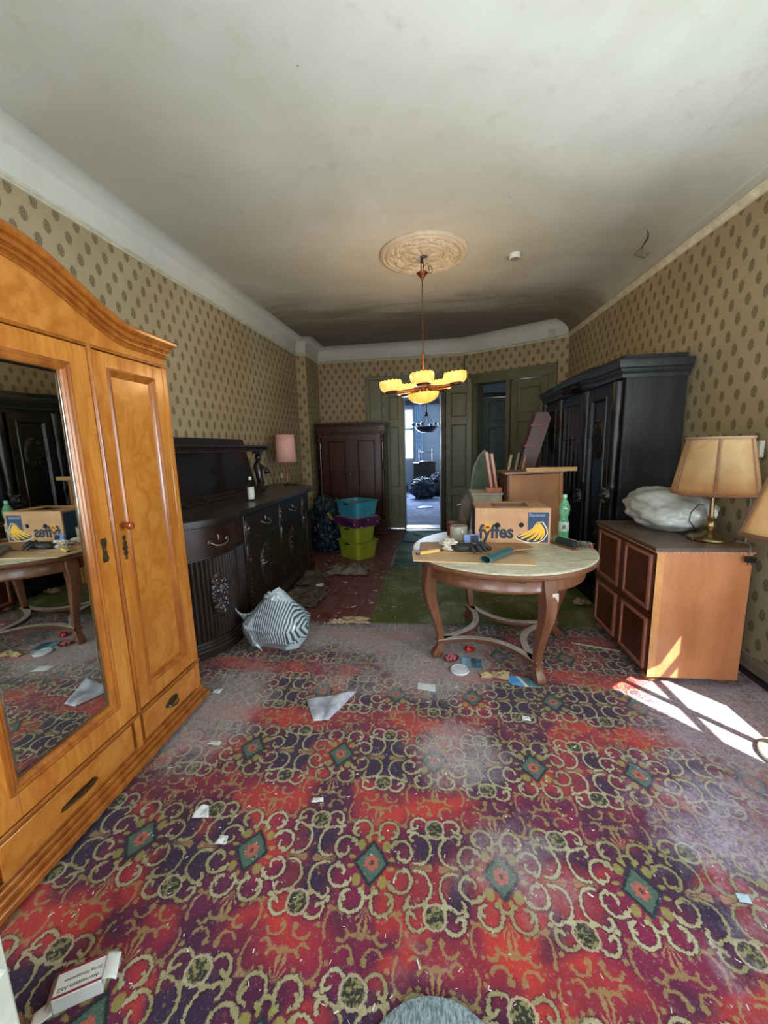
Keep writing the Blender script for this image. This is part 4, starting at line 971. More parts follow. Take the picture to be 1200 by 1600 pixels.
# ---- striped carrier bag by the sideboard
t = NT('striped_bag_film'); x_, y_, z_ = t.sep(t.coord()); n = t.noise(t.coord(), 5, 3, .6)
s_ = t.math('SINE', ((x_*1.0+z_*.15)+(n-.5)*.006)*2*PI/.0195)
zone = t.ss(x_*1.0+(y_*.2)+z_*.25, -.13, -.11) * t.ss(z_, -.13, -.11) * t.ss(z_+x_*.3, .22, .20, 0, 1)
t.set(color=t.mix(t.ss(s_, -.1, .25)*zone, lin('a9b6bb'), lin('3f4d54')), rough=.26, coat=.3); t.bump(n, .25, .02); M_STRB = t.mat
def sq(x_, y_, z_):
    f = 1-.62*max(0, z_/.24); return x_*f, y_*f, z_*(1 if z_ < 0 else 1.05)
SBG = thing('carrier_bag', 'grey and white striped plastic carrier bag leaning at the foot of the sideboard', 'bag', (-1.27, 2.93, .2165), R(-14))
blob((0, 0, 0), (.285, .24, .245), 3.1, .13, 1.3, 15, 11, .14, squash=sq).build('bag_body', M_STRB, SBG, smooth=22, bevel=.006)
M_FILM = plastic('pale_bag_film', 'b3bfc3')
blob((-.01, -.02, .19), (.085, .05, .05), 8, .35, 2.6, 40, 24, .1).build('gathered_top', M_FILM, SBG, smooth=50)
MB().grid(lambda u, v: (-.235-.10*u+.02*nz(u*5, v*4, 1), -.13+.11*v+.02*nz(u*5, v*4, 5), .05+.06*u-.16*v*u+.02*nz(u*6, v*6)), 12, 12).build('torn_flap', M_FILM, SBG, solid=.002)
MB().grid(lambda u, v: (-.17+.14*v+.025*nz(u*5, v*4, 1), -.19-.03*u+.02*nz(u*5, v*4, 5), -.02-.17*v+.05*u), 12, 12).build('torn_flap', M_FILM, SBG, solid=.002)

# ---- stacked tubs at the back left
def tub(name, label, z0, wx, wy, h, col, group=None, dx=0, dy=0, rz=0, empty_lip=True):
    o = thing(name, label, 'storage box', (-1.115+dx, 5.635+dy, z0), R(50.5)+rz, group)
    m_ = plastic(col[0], col[1], .4); t_ = .004
    def ring(k_, z_, out):
        a, b = wx/2*k_+out, wy/2*k_+out; c_ = .05; P_ = []
        for cx, cy, a0 in ((a-c_, b-c_, 0), (-a+c_, b-c_, 90), (-a+c_, -b+c_, 180), (a-c_, -b+c_, 270)): P_ += arcp(cx, cy, c_, a0, a0+90, 5)
        return [(p_[0], p_[1], z_) for p_ in P_]
    prof = [(.84, 0, 0), (.97, h-.012, 0), (.97, h-.012, .016), (.98, h, .018), (.98, h, .0), (.965, h-.006, -.006), (.835, .006, -.006)]
    vs = []; 
    for k_, z_, o_ in prof: vs += ring(k_, z_, o_)
    n = len(ring(1, 0, 0)); fs = [(i*n+j, i*n+(j+1) % n, (i+1)*n+(j+1) % n, (i+1)*n+j) for i in range(len(prof)-1) for j in range(n)]
    fs += [tuple(reversed(range(n))), tuple(range((len(prof)-1)*n, len(prof)*n))]
    MB().add(vs, fs).build('tub', m_, o, smooth=40)
    # rim (the lip turned over at the ends) and hand-hole
    for sx in (-1, 1):
        MB().grid(lambda u, v: (sx*(wx/2*.945+.004+(v-.5)*-.0), -.055+.11*u, h-.05+.022*v), 8, 3).build('hand_slot', plain('tub_slot_dark', '1c1f10', .6), o, solid=.004)
    return o
M_ = None
tub('storage_tub', 'lime green plastic tub at the bottom of the stack by the mahogany wardrobe', 0.001, .42, .50, .255, ('lime_plastic', '8f9a2c'), 'lime green storage tubs')
tub('storage_tub', 'second lime green plastic tub, under the purple box', .232, .38, .47, .245, ('lime_plastic', '8f9a2c'), 'lime green storage tubs', -.01, .01)
pb = thing('board_game_box', 'flat purple box with light spots between the green and blue tubs', 'box', (-1.12, 5.65, .478), R(46))
t = NT('purple_printed_card'); vv = t.voro(t.coord(), 9, 'F1', 0); nn = t.noise(t.coord(), 6, 3, .6)
t.set(color=t.mix(t.ss(vv, .10, .13, 1, 0), t.mix(t.ss(nn, .4, .6), lin('3c1740'), lin('5c2a58')), lin('c8b6c4')), rough=.45); M_PUR = t.mat
MB().box(-.225, .225, -.265, .265, 0, .105).build('box_base', M_PUR, pb, bevel=.004)
MB().box(-.232, .232, -.272, .272, .060, .128).build('box_lid', M_PUR, pb, bevel=.005)
MB().box(-.20, .21, -.24, .22, .128, .140, T(.01, .01, 0, R(5))).build('folded_cloth', plain('pink_cloth_edge', '8d6a78', .8), pb, bevel=.004)
bt = tub('storage_tub', 'turquoise plastic tub with cardboard inside on top of the stack', .620, .43, .52, .225, ('turquoise_plastic', '3a8ca2'), None, .01, 0)
cbx = thing('cardboard_piece', 'brown cardboard folded inside the turquoise tub', 'cardboard', (-1.105, 5.635, .630), R(50))
MB().box(-.13, .12, -.17, .15, .0, .006).box(-.13, -.125, -.17, .15, .006, .19).box(.11, .116, -.17, .15, .006, .165).box(-.13, .116, .142, .148, .006, .185).build('cardboard_flap', plain('brown_cardboard', '97704a', .8), cbx)

# ---- dark blue sacks
M_BLUE = plain('dark_blue_sack_film', '0e1c2c', .5, var=.12, scale=4)
M_TEALB = plain('dark_teal_sack_film', '132a33', .5, var=.12, scale=4)
tag(blob((-1.655, 5.93, .235), (.23, .25, .27), 2, .22, 2.4, 90, 50, .14).build('rubbish_sack', M_BLUE, smooth=50), 'dark blue rubbish sack on the floor between sideboard and tubs', 'rubbish bag')
tag(blob((-1.80, 6.44, .37), (.28, .24, .42), 7, .22, 2.4, 90, 50, .06).build('rubbish_sack', M_TEALB, smooth=50), 'taller dark teal rubbish sack behind the end of the sideboard', 'rubbish bag')
tag(MB().grid(lambda u, v: (-1.655+.05*u+.13*v, 5.92-.03*u, .60-.19*v+.01*nz(u*4, v*4)+.02*u), 6, 14).build('paper_strip', plain('yellow_paper', 'a89a4e', .8), solid=.003), 'yellowish paper strip lying on the dark sack', 'paper')

# ---- things on the round table (z = .823)
TZ = .8245
BX = thing('banana_box', 'open-topped brown cardboard banana box on the round table', 'cardboard box', (.335, 3.125, TZ), R(-2))
t = NT('kraft_cardboard'); n = t.noise(t.coord(), 8, 3, .6); wv = t.noise(t.mapping(t.coord(), scale=(60, 60, 2)), 1.0, 2, .5)
t.set(color=t.mix(t.ss(n, .3, .7), lin('b98e66'), lin('c89e76')), rough=.75); t.bump(wv, .1, .002); M_KRAFT = t.mat
M_KRIN = plain('kraft_inside_dark', '8a6444', .8); M_INK = plain('navy_print', '262c3c', .6, var=.1, bump=0); M_INKB = plain('blue_print', '2d4160', .6, var=.1, bump=0)
M_SUNY = plain('yellow_print', 'e0a02c', .6, var=.08, bump=0); M_BAN = plain('banana_print', 'e8b534', .6, var=.1, bump=0); M_WHT = plain('white_print', 'e2d6c4', .6, var=.04, bump=0); M_BLK = plain('black_hole', '0c0806', .9, bump=0)
bwid, bdep, bht = .565, .40, .278
bb_ = MB().box(0, bwid, 0, .005, 0, bht).box(0, bwid, bdep-.005, bdep, 0, bht).box(0, .005, .005, bdep-.005, 0, bht).box(bwid-.005, bwid, .005, bdep-.005, 0, bht).box(.005, bwid-.005, .005, bdep-.005, 0, .006)
bb_.box(.003, .14, .003, bdep-.003, bht-.001, bht+.004).box(bwid-.14, bwid-.003, .003, bdep-.003, bht-.001, bht+.004).box(.14, bwid-.14, .003, .10, bht-.001, bht+.003).box(.14, bwid-.14, bdep-.10, bdep-.003, bht-.001, bht+.003)
bb_.build('carton', M_KRAFT, BX, smooth=0)
MB().box(-.003, -.0005, .015, bdep-.015, .012, bht-.012).build('printed_end', M_INKB, BX, smooth=0)
def text(parent, body, size, loc, mat, name='printed_word', offset=0.0, rx=R(90), rz=0, ext=.0006, shear=0, sx=1, M=None):
    cu = bpy.data.curves.new(name, 'FONT'); cu.body = body; cu.size = size; cu.offset = offset; cu.extrude = ext; cu.shear = shear; cu.resolution_u = 3
    to = bpy.data.objects.new(name, cu); C.objects.link(to)
    bpy.context.view_layer.update(); dg_ = bpy.context.evaluated_depsgraph_get(); me = bpy.data.meshes.new_from_object(to.evaluated_get(dg_))
    bpy.data.objects.remove(to); me.materials.clear(); me.materials.append(mat)
    o = bpy.data.objects.new(name, me); C.objects.link(o); o.parent = parent
    o.matrix_local = (M or T(loc[0], loc[1], loc[2], rz, rx)) @ Matrix.Diagonal((sx, 1, 1, 1)); return o
def disc(parent, name, mat, cx, cz, r, y, rz_=1, n=40, th=.0006): return MB().prism([(cx+r*math.cos(2*PI*i/n), cz+r*rz_*math.sin(2*PI*i/n)) for i in range(n)], y-th, y, 'y').build(name, mat, parent, smooth=0)
def cap(z): return z/.278*bht
disc(BX, 'printed_sun', M_SUNY, .090, .115, .050, -.0004)
text(BX, 'fyffes', .150, (.028, -.0022, .045), M_INK, offset=.0048, sx=.86)
disc(BX, 'sun_over_y', M_SUNY, .094, .118, .019, -.0034); MB().prism(arcp(.094, .121, .019, 0, 180, 12), -.0042, -.0036, 'y').build('sun_over_y_top', plain('red_brown_print', '7a3218', .6, bump=0), BX, smooth=0)
disc(BX, 'hand_hole', M_BLK, .168, .148, .019, -.0036); disc(BX, 'hand_hole', M_BLK, .350, .148, .019, -.0006)
MB().box(.398, .550, -.0008, -.0002, .010, .248).build('blue_print_panel', M_INKB, BX, smooth=0)
text(BX, 'Bananas', .040, (.405, -.0012, .214), plain('pale_blue_print', '8f9fc0', .6, bump=0), offset=.0004, sx=.92)
def banana_poly(a0, a1, r, cx, cz, w_, n=16):
    o_ = [(cx+(r+w_*math.sin(PI*i/n)**.6)*math.cos(R(a0+(a1-a0)*i/n)), cz+(r+w_*math.sin(PI*i/n)**.6)*math.sin(R(a0+(a1-a0)*i/n))) for i in range(n+1)]
    i_ = [(cx+(r-w_*math.sin(PI*i/n)**.6)*math.cos(R(a0+(a1-a0)*i/n)), cz+(r-w_*math.sin(PI*i/n)**.6)*math.sin(R(a0+(a1-a0)*i/n))) for i in range(n, -1, -1)]
    return o_+i_[1:-1]
bl = [(banana_poly(15, -95, .052, .455, .105, .022), 'a'), (banana_poly(30, -100, .078, .440, .105, .022), 'b'), (banana_poly(45, -102, .105, .420, .110, .024), 'c'), ]
outl = [(.470, .165), (.505, .168), (.535, .120), (.540, .080), (.515, .035), (.470, .012), (.420, .010), (.372, .022), (.325, .040), (.312, .058), (.340, .075), (.385, .088), (.430, .115), (.452, .150)]
MB().prism([(x_+(x_-.43)*.07, z_+(z_-.085)*.10) for x_, z_ in outl], -.0016, -.0010, 'y').build('banana_white_outline', M_WHT, BX, smooth=0)
MB().prism(outl, -.0022, -.0016, 'y').build('banana_dark_outline', M_INK, BX, smooth=0)
def bz(p0, p1, p2, w_, n=14):
    L_ = []; Rr = []
    for i in range(n+1):
        q = i/n; p_ = Vector(p0)*(1-q)**2+Vector(p1)*2*q*(1-q)+Vector(p2)*q*q; d_ = ((Vector(p1)-Vector(p0))*(1-q)+(Vector(p2)-Vector(p1))*q).normalized(); nn_ = Vector((-d_.y, d_.x)); ww = w_*(.35+.65*math.sin(PI*min(1, max(0, q*1.0)))**.7)
        L_.append(tuple(p_+nn_*ww)); Rr.append(tuple(p_-nn_*ww))
    return L_+Rr[::-1]
for i, (p0, p1, p2, w_) in enumerate((((.482, .162), (.548, .090), (.490, .030), .010), ((.478, .162), (.530, .080), (.445, .022), .0115), ((.473, .160), (.505, .085), (.395, .026), .0115), ((.468, .158), (.475, .090), (.350, .040), .0110), ((.462, .155), (.440, .095), (.325, .056), .0095))):
    MB().prism(bz(p0, p1, p2, w_), -.0030-.0001*i, -.0024, 'y').build('printed_banana', M_BAN, BX, smooth=0)
text(BX, 'Fyffes', .045, (.03, .008, bht+.0045), M_INK, rx=0, offset=.001, sx=1.4); text(BX, 'Fyffes', .045, (.37, .30, bht+.0045), M_INK, rx=0, offset=.001, sx=1.3)

CSH = thing('cardboard_sheet', 'torn flat cardboard sheet overhanging the near left of the round table', 'cardboard', (0, 0, TZ))
M_KR2 = plain('pale_cardboard', 'c9a982', .8, var=.08, scale=5)
MB().prism([(-.135, 2.60), (.655, 2.515), (.675, 2.66), (.63, 2.86), (.42, 2.95), (.05, 2.98), (-.155, 2.85)], .001, .0075, 'z').build('lower_sheet', M_KR2, CSH, smooth=0)
def curl(u, v):
    x_ = -.10+.80*u; y_ = 2.80+.30*v+.02*math.sin(u*5); z_ = .009+.055*max(0, (u-.45)/.55)**1.6*(1-v)+.004*nz(u*4, v*4)
    return (x_-(.20*(u > .9)*0), y_-.05*u*(1-v), z_)
cs = MB().grid(curl, 30, 14).build('upper_curled_sheet', plain('cardboard_brown_side', 'b0865e', .8, var=.08), CSH, solid=.004)
# black work glove
GLV = thing('work_glove', 'dark grey work glove lying crumpled on the cardboard', 'glove', (.27, 2.83, TZ+.011), R(-6))
M_GL = plain('charcoal_glove_rubber', '26282a', .55, var=.2, scale=30, bump=.4, bscale=80)
gb = MB(); blob((-.03, 0, .028), (.105, .052, .030), 4, .12, 2, 48, 26, .1).build('glove_palm', M_GL, GLV, smooth=60)
for pts_ in ([(.03, .03, .03), (.07, .05, .052), (.11, .05, .03), (.15, .045, .012)], [(.035, .01, .035), (.07, .0, .062), (.10, -.02, .03), (.115, -.03, .012)], [(.02, -.01, .035), (.045, -.04, .058), (.07, -.06, .03), (.08, -.068, .012)], [(.05, .0, .03), (.09, .015, .058), (.125, .005, .032), (.14, .0, .012)], [(-.01, -.03, .03), (.012, -.06, .04), (.03, -.078, .022), (.035, -.084, .012)]):
    MB().tube(pts_, [.013, .0145, .014, .009], 10).build('glove_finger', M_GL, GLV, smooth=60)
# white crumpled tissue
tag(blob((.135, 2.90, TZ+.034), (.060, .050, .030), 5, .5, 3.4, 70, 40, .1).build('crumpled_tissue', plain('white_tissue_paper', 'e2ded0', .8), smooth=30), 'white crumpled tissue next to the glove on the table', 'tissue')
tag(blob((.115, 3.03, TZ+.030), (.050, .045, .026), 9, .5, 3.4, 60, 36, .1).build('crumpled_tissue', plain('white_tissue_paper', 'e2ded0', .8), smooth=30), 'second crumpled tissue just behind, near the white jar', 'tissue')
# yellow cutter / folding rule
YR = thing('paint_brush', 'yellow-bristled flat brush with dark ferrule at the left edge of the table', 'brush', (-.02, 2.78, TZ+.010), R(32))
MB().box(-.09, .075, -.016, .016, .002, .020).build('yellow_body', plain('yellow_wood_paint', 'd8b552', .5), YR, bevel=.003)
MB().box(-.115, -.09, -.012, .012, .003, .016).box(.075, .10, -.014, .014, .003, .017).build('dark_end', plain('dark_ferrule', '2b211a', .5), YR, bevel=.003)
# green plastic roll
GR = thing('rubbish_bag_roll', 'dark teal roll of rubbish bags on the near edge of the table', 'bag roll', (.435, 2.655, TZ+.013), R(52))
M_RL = plastic('teal_film_roll', '2c5a58', .35)
MB().grid(lambda u, v: (-.16+.32*u, (.036+.004*nz(u*6, v*4))*math.cos(2*PI*v), .024+(.022+.004*nz(u*6, v*4, 3))*math.sin(2*PI*v)), 30, 24).build('roll', M_RL, GR, solid=.003, smooth=50)
MB().grid(lambda u, v: (-.15+.0*u, (.006+.02*v)*math.cos(7*v+u*0)+.002*u, .024+(.005+.012*v)*math.sin(7*v)), 3, 40).build('roll_inner_fold', plain('black_film', '0d1514', .4), GR, solid=.004)
# white jar candle
JR = thing('glass_jar', 'glass jar with white filling on the table left of the box', 'jar', (.213, 3.23, TZ))
MB().lathe([(0, .004), (.062, .004), (.069, .012), (.0705, .120), (0, .120)], 40).build('white_filling', plain('white_wax', 'e0dccb', .4, coat=.5), JR)
MB().lathe([(0, 0), (.066, 0), (.070, .003), (.0715, .004), (.072, .132), (.0708, .134), (.0708, .121), (0, .1205)], 40).build('jar_glass', glassmat('clear_glass', 'f0f4f0', .02, 1.3), JR)
# blue packet
tb_ = thing('sponge_packet', 'small blue packet with black centre standing between jar and box', 'packet', (.30, 3.04, TZ+.010), R(12), rot=(R(-12), 0, R(12)))
MB().box(-.062, .062, -.012, .012, 0, .078).build('blue_card', plain('blue_card', '6a84b8', .5), tb_, bevel=.003)
MB().box(-.012, .052, -.0145, -.012, .012, .070).build('black_window', plain('black_foam', '0e0f12', .6), tb_)
# green bottle
GB = thing('mineral_water_bottle', 'green plastic water bottle with pale cap and label on the round table', 'bottle', (1.045, 3.26, TZ))
GB.scale = (1, 1, .98)
t = NT('green_pet_plastic'); t.set(color=lin('6fc08e'), rough=.08, alpha=.55, coat=.8); t.put(t.b.inputs['Base Color'], t.mix(t.ss(t.noise(t.coord(), 10, 2, .5), .3, .7), lin('58a878'), lin('86cc9e'))); M_GPET = t.mat
MB().lathe([(.0, .008), (.024, .0), (.038, .004), (.041, .016), (.040, .05), (.041, .07), (.039, .155), (.034, .165), (.030, .180), (.031, .195), (.040, .22), (.043, .25), (.040, .285), (.028, .315), (.016, .335), (.0135, .345), (.0135, .35)], 40).build('bottle_body', M_GPET, GB)
MB().shell([(.0415, .075), (.0418, .078), (.0415, .148), (.041, .15)], 40).build('label', plain('pale_green_label', 'a5b8a2', .6, var=.2, scale=50), GB)
MB().box(.0, .02, -.0425, -.0412, .095, .125, T(-.02, 0, 0)).build('label_print', plain('dark_label_print', '3c4a42', .6), GB)
MB().lathe([(.0165, .346), (.017, .348), (.017, .368), (.015, .373), (0, .373)], 24).build('cap', plain('mint_cap', '9ccdb8', .4), GB)
# dustpan brush right of the box
DB = thing('hand_brush', 'wooden hand brush with dark green bristles beside the green bottle', 'brush', (.965, 3.06, TZ+.004), R(-68), rot=(R(18), 0, R(-62)))
MB().prism([(-.16, -.010), (.02, -.022), (.16, -.026), (.165, .026), (.02, .022), (-.16, .010)], .0, .016, 'z').build('wooden_back', wood('brush_wood', '6e3c20', '8f5630', 0, 3, .4), DB, bevel=.004)
MB().box(-.02, .155, -.022, .022, .016, .06).build('bristles', plain('dark_green_bristles', '16261f', .9, var=.3, scale=60, bump=.6, bscale=150), DB, bevel=.006)
# grey crumpled cloth / glasses at right
tag(blob((1.115, 3.02, TZ+.019), (.062, .035, .020), 12, .4, 3, 50, 28, .06).build('crumpled_foil', plain('grey_foil', '7c766c', .35, .4, var=.25, scale=20), smooth=35), 'small crumpled grey wrapper near the right rim of the table', 'wrapper')
tag(MB().lathe([(0, 0), (.012, .0), (.014, .012), (.010, .022), (0, .024)], 16, (1.163, 2.99, TZ)).build('red_cap', plain('dull_red_plastic', '8f2f2f', .4)), 'dull red cap at the right rim of the table', 'bead')  # loose red cap lying by the rim
# frame, red tin and stick behind the box
FRM = thing('picture_frame', 'grey gable-shaped picture frame leaning behind the cardboard box', 'picture frame', (.265, 3.60, TZ), 0, rot=(R(-10), 0, R(-58)))
MB().prism([(-.075, 0), (.075, 0), (.075, .29), (0, .37), (-.075, .29)], 0, .012, 'y').build('backing', plain('grey_board', '6c6a60', .7), FRM)
MB().prism([(-.085, 0), (-.065, 0), (-.065, .285), (0, .352), (.065, .285), (.065, 0), (.085, 0), (.085, .295), (0, .385), (-.085, .295)], -.010, .014, 'y').build('rim', plain('dark_grey_frame', '4c4a42', .5), FRM, bevel=.002)
MB().box(-.03, .03, -.016, -.010, .24, .248, T(0, 0, 0, 0, 0, R(-20))).build('white_clip', plain('white_metal_clip', 'c9c9c4', .3), FRM)
tag(MB().lathe([(0, 0), (.05, 0), (.052, .01), (.052, .105), (.046, .115), (0, .115)], 28, (.175, 3.415, TZ)).build('red_tin', plain('dark_red_tin', '6e2420', .4)), 'dark red tin behind the white jar on the table', 'tin')
tag(MB().tube([(.295, 3.33, TZ+.008), (.27, 3.42, TZ+.13), (.25, 3.47, TZ+.22)], .009, 8).build('wooden_stick', plain('brown_stick', '5e4a38', .7)), 'thin brown stick leaning on the red tin', 'stick')

# ------------------------------------------------------------------ furniture pile behind the table
M_PLY = wood('honey_plywood', '9a6430', 'ac7640', 2, 1.4, .5, 5, fine=.25)
M_PINE = wood('pale_pine', 'c79a5c', 'd9b278', 0, 2.4, .5, 8, fine=.3)
OC = thing('upended_cabinet', 'honey-coloured cabinet standing on end behind the box with planks on top', 'cabinet', (.82, 4.20, .005), R(2), rot=(0, R(-1.5), R(2)))
MB().box(.0, .50, .0, .012, .05, 1.27).build('back_board', M_PLY, OC, smooth=0)
MB().box(.50, .535, -.012, .42, .0, 1.28).build('corner_post', wood('honey_post', '9c6a3a', 'b88450', 2, 2, .45), OC, bevel=.003)
MB().box(-.02, .0, -.012, .42, .0, 1.28).build('side_board', wood('dark_side_board', '5c2e1c', '6e3a22', 2, 2, .45), OC, bevel=.003)
MB().box(-.02, .535, .0, .42, .0, .05).build('bottom_board', M_PLY, OC, bevel=.003)
MB().box(-.05, .55, -.03, .44, 1.28, 1.305).build('top_board', wood('greybrown_board', '8a6a52', 'a08068', 0, 2, .5), OC, bevel=.003)
tag(MB().box(.0, .50, -.022, .022, 0, .042).build('pine_batten', M_PINE, bevel=.002), 'pale pine batten lying across the top of the upended cabinet', 'batten').location = (.945, 4.165, 1.312)
bpy.data.objects['pine_batten'].rotation_euler = (0, R(0), R(4))
tag(MB().box(.0, .055, -.0, .34, 0, .03).build('pine_batten', M_PINE, bevel=.002), 'short pine batten running back at the right end of the cabinet top', 'batten').location = (1.18, 4.20, 1.312)
WC = thing('white_drawer_stack', 'cream drawer unit behind the left end of the cardboard box', 'drawer unit', (.42, 4.36, .005))
MB().box(0, .33, 0, .40, 0, 1.05).build('carcass', plain('cream_paint', 'b3aa94', .5), WC, bevel=.004)
MB().box(-.01, .34, -.012, .41, 1.05, 1.07).build('top', plain('cream_top', 'bdb6a2', .5), WC, bevel=.004)
for i in range(4): MB().box(.015, .315, -.014, 0, .03+i*.255, .27+i*.255).build('drawer_front', plain('cream_paint', 'b3aa94', .5), WC, bevel=.004)
OS = thing('orange_wooden_rack', 'orange wooden rack with two upright slats on the cream drawer unit', 'rack', (.655, 4.45, 1.0755))
M_OR = wood('orange_stained_wood', 'a4541a', 'bc6a28', 2, 2.5, .35, 7, coat=.2)
MB().box(-.07, .10, -.05, .05, 0, .055).build('base_block', M_OR, OS, bevel=.004)
MB().box(-.02, .012, -.012, .012, 0, .42, T(.0, 0, .03, 0, 0, R(-9))).build('upright_slat', M_OR, OS, bevel=.003)
MB().box(-.02, .012, -.012, .012, 0, .40, T(.052, 0, .03, 0, 0, R(-9))).build('upright_slat', M_OR, OS, bevel=.003)
GM = thing('rounded_chair_back', 'grey-green rounded chair back standing behind the orange rack', 'chair', (.64, 5.02, .005))
sg = [(-.17, .62), (-.16, .9), (-.15, 1.15), (-.12, 1.32), (-.06, 1.46), (0, 1.52), (.06, 1.47), (.12, 1.34), (.16, 1.18), (.18, .9), (.18, .62)]
MB().prism(sg, 0, .012, 'y').build('backrest_panel', plain('greygreen_cloth', '5b6455', .8), GM, bevel=.003)
MB().tube([(a, .006, b) for a, b in sg], .012, 8).build('backrest_frame', plain('pale_grey_frame', '79806f', .5), GM)
MB().box(-.19, .19, -.02, .36, .48, .53).build('seat', plain('greygreen_seat_cloth', '4b5346', .8), GM, bevel=.01)
for a in ((-.17, 0), (.17, 0), (-.17, .34), (.17, .34)): MB().tube([(a[0], a[1], 0), (a[0], a[1], .62 if a[1] == 0 else .5)], .016, 8).build('leg', plain('dark_chair_leg', '2c2018', .5), GM)
# red step stair leaning behind
LD = thing('step_ladder', 'red-brown wooden steps leaning against the end of the black wardrobe', 'step ladder', (.76, 5.40, .005), R(-6))
M_RED = wood('redbrown_ladder_wood', '48130a', '571a0e', 2, 2.2, .4, 6)
for yy in (0, .36):
    MB().prism([(.0, .0), (.20, .0), (.74, 1.90), (.70, 1.98), (.56, 1.98)], yy, yy+.022, 'y').build('stringer', M_RED, LD, bevel=.002)
for i in range(7):
    z_ = .25+i*.26; x_ = .29*z_+.02
    MB().box(x_-.05, x_+.10, -.012, .372, z_, z_+.024).build('tread', wood('ladder_tread_wood', '6e3018', '8a4428', 0, 2.2, .4, 6), LD, bevel=.002)
for i, (dx, hh) in enumerate(((.0, .17), (.075, .19), (.15, .16))):
    o = tag(MB().box(-.012, .012, -.03, .03, 0, hh, T(0, 0, 0, 0, 0, R(10))).build('upright_book', plain(('cream_slab', 'greenish_slab', 'rose_slab')[i], ('9c8f6e', '6f7350', '9a6a58')[i], .6), bevel=.002), ('dark cream', 'greenish', 'rose')[i]+' narrow slat sticking up behind the top of the upended cabinet', 'slat')
    o.location = (.86+dx, 4.55, 1.3105) if False else (.84+dx, 4.56, 1.3125)
tag(blob((.80, 4.83, .58), (.10, .08, .575), 4, .2, 2.2, 40, 30, .0).build('dark_garment_bag', plastic('dark_plum_film', '2c1c22', .4), smooth=50), 'dark plum bag squeezed between drawer unit and upended cabinet', 'bag')

def adopt(o, par):
    Mp = Matrix.LocRotScale(par.location, par.rotation_euler, par.scale); o.parent = par; o.matrix_parent_inverse = Mp.inverted()
    for k_ in ('label', 'category', 'group'):
        if k_ in o: del o[k_]
# ------------------------------------------------------------------ on the low cabinet
CZ = .9365
tag(blob((1.76, 3.21, CZ+.145), (.27, .33, .165), 2.4, .11, 1.05, 100, 60, .12, ridge=False).build('plastic_covered_bundle', plastic('milky_white_film', 'afb3ad', .35), smooth=60), 'bundle wrapped in crumpled whitish plastic on the low cabinet', 'bag')
LP = thing('large_table_lamp', 'brass table lamp with large parchment shade on the low cabinet', 'lamp', (1.825, 2.80, CZ), R(-32))
MB().lathe([(0, 0), (.112, 0), (.122, .006), (.122, .016), (.110, .026), (.098, .030), (.060, .036), (.040, .044), (.022, .060), (.030, .075), (.034, .10), (.026, .125), (.016, .135), (.022, .145), (.014, .16), (.013, .34), (.018, .345), (.018, .355), (.009, .36), (.007, .64), (.014, .645), (.018, .660), (.010, .675), (.006, .69), (0, .70)], 40).build('base_and_stem', M_BRASS, LP)
MB().box(-.13, -.12, -.02, .0, .0, .012, T(0, 0, 0, R(40))).build('cord_switch_leg', M_BRASS, LP)
t = NT('parchment_shade'); co = t.coord(); n = t.noise(co, 8, 5, .65, .6); z_ = t.sep(co)[2]
ccol = t.mix(t.ss(n, .3, .7), lin('d6b07a'), lin('e2c492')); 
t.set(color=t.mix(t.ss(z_+n*.08, .36, .50, 1, 0)*.55, ccol, lin('c07a2c')), rough=.7); M_PAR = t.mat
# translucent parchment: mix a little light through
tr = t.n('ShaderNodeBsdfTranslucent'); mx = t.n('ShaderNodeMixShader'); mx.inputs[0].default_value = .35
outn = [q for q in t.t.nodes if q.type == 'OUTPUT_MATERIAL'][0]; t.put(tr.inputs[0], ccol); t.l.new(t.b.outputs[0], mx.inputs[1]); t.l.new(tr.outputs[0], mx.inputs[2]); t.l.new(mx.outputs[0], outn.inputs[0])
M_SEAM = plain('brown_shade_binding', '8a6048', .6)
def panel_shade(root, n, rb, rt, z0, z1, ex=1.0, rot=0, bow=.0, rib=.006, seam=M_SEAM, curved=False):
    def pt(i, v): 
        a = rot+2*PI*i/n; r = rb+(rt-rb)*v-bow*math.sin(PI*v); return Vector((r*ex*math.cos(a), r*math.sin(a), z0+(z1-z0)*v))
    for i in range(n):
        MB().grid((lambda u, v, i=i: tuple(pt(i+u, v))) if curved else (lambda u, v, i=i: tuple(pt(i, v)*(1-u)+pt(i+1, v)*u)), 10, 10).build('shade_panel', M_PAR, root, solid=.002)
        MB().tube([tuple(pt(i, v/8)) for v in range(9)], rib, 6).build('shade_rib', seam, root)
    NN = 8 if curved else 1
    MB().tube([tuple(pt(i/NN, 0)) for i in range(n*NN+1)], rib*1.6, 8).build('lower_band', seam, root)
    MB().tube([tuple(pt(i/NN, 1)) for i in range(n*NN+1)], rib*1.5, 8).build('upper_band', plain('pale_shade_binding', 'a58a74', .6), root)
panel_shade(LP, 6, .232, .168, .315, .665, 1.0, R(-30), .0, curved=True)
MB().tube([(-.15, 0, .665), (0, 0, .675), (.15, 0, .665)], .003, 6).build('shade_carrier', M_BRASS, LP)
tag(MB().tube([(1.93, 2.71, .945), (1.955, 2.64, .943), (1.92, 2.580, .945), (1.905, 2.560, .925), (1.90, 2.555, .895)], .0045, 6).build('lamp_flex', plain('grey_flex', '6c6a60', .5)), 'grey flex', 'cord'); adopt(bpy.data.objects['lamp_flex'], LP)
PG = MB().box(-.024, .024, -.018, .012, -.014, .020).tube([(-.010, 0, -.014), (-.010, 0, -.034)], .0025, 6).tube([(.010, 0, -.014), (.010, 0, -.034)], .0025, 6).build('mains_plug', plain('black_plug_plastic', '0e0e0e', .3), None, bevel=.005, loc=(1.90, 2.545, .868)); adopt(PG, LP)
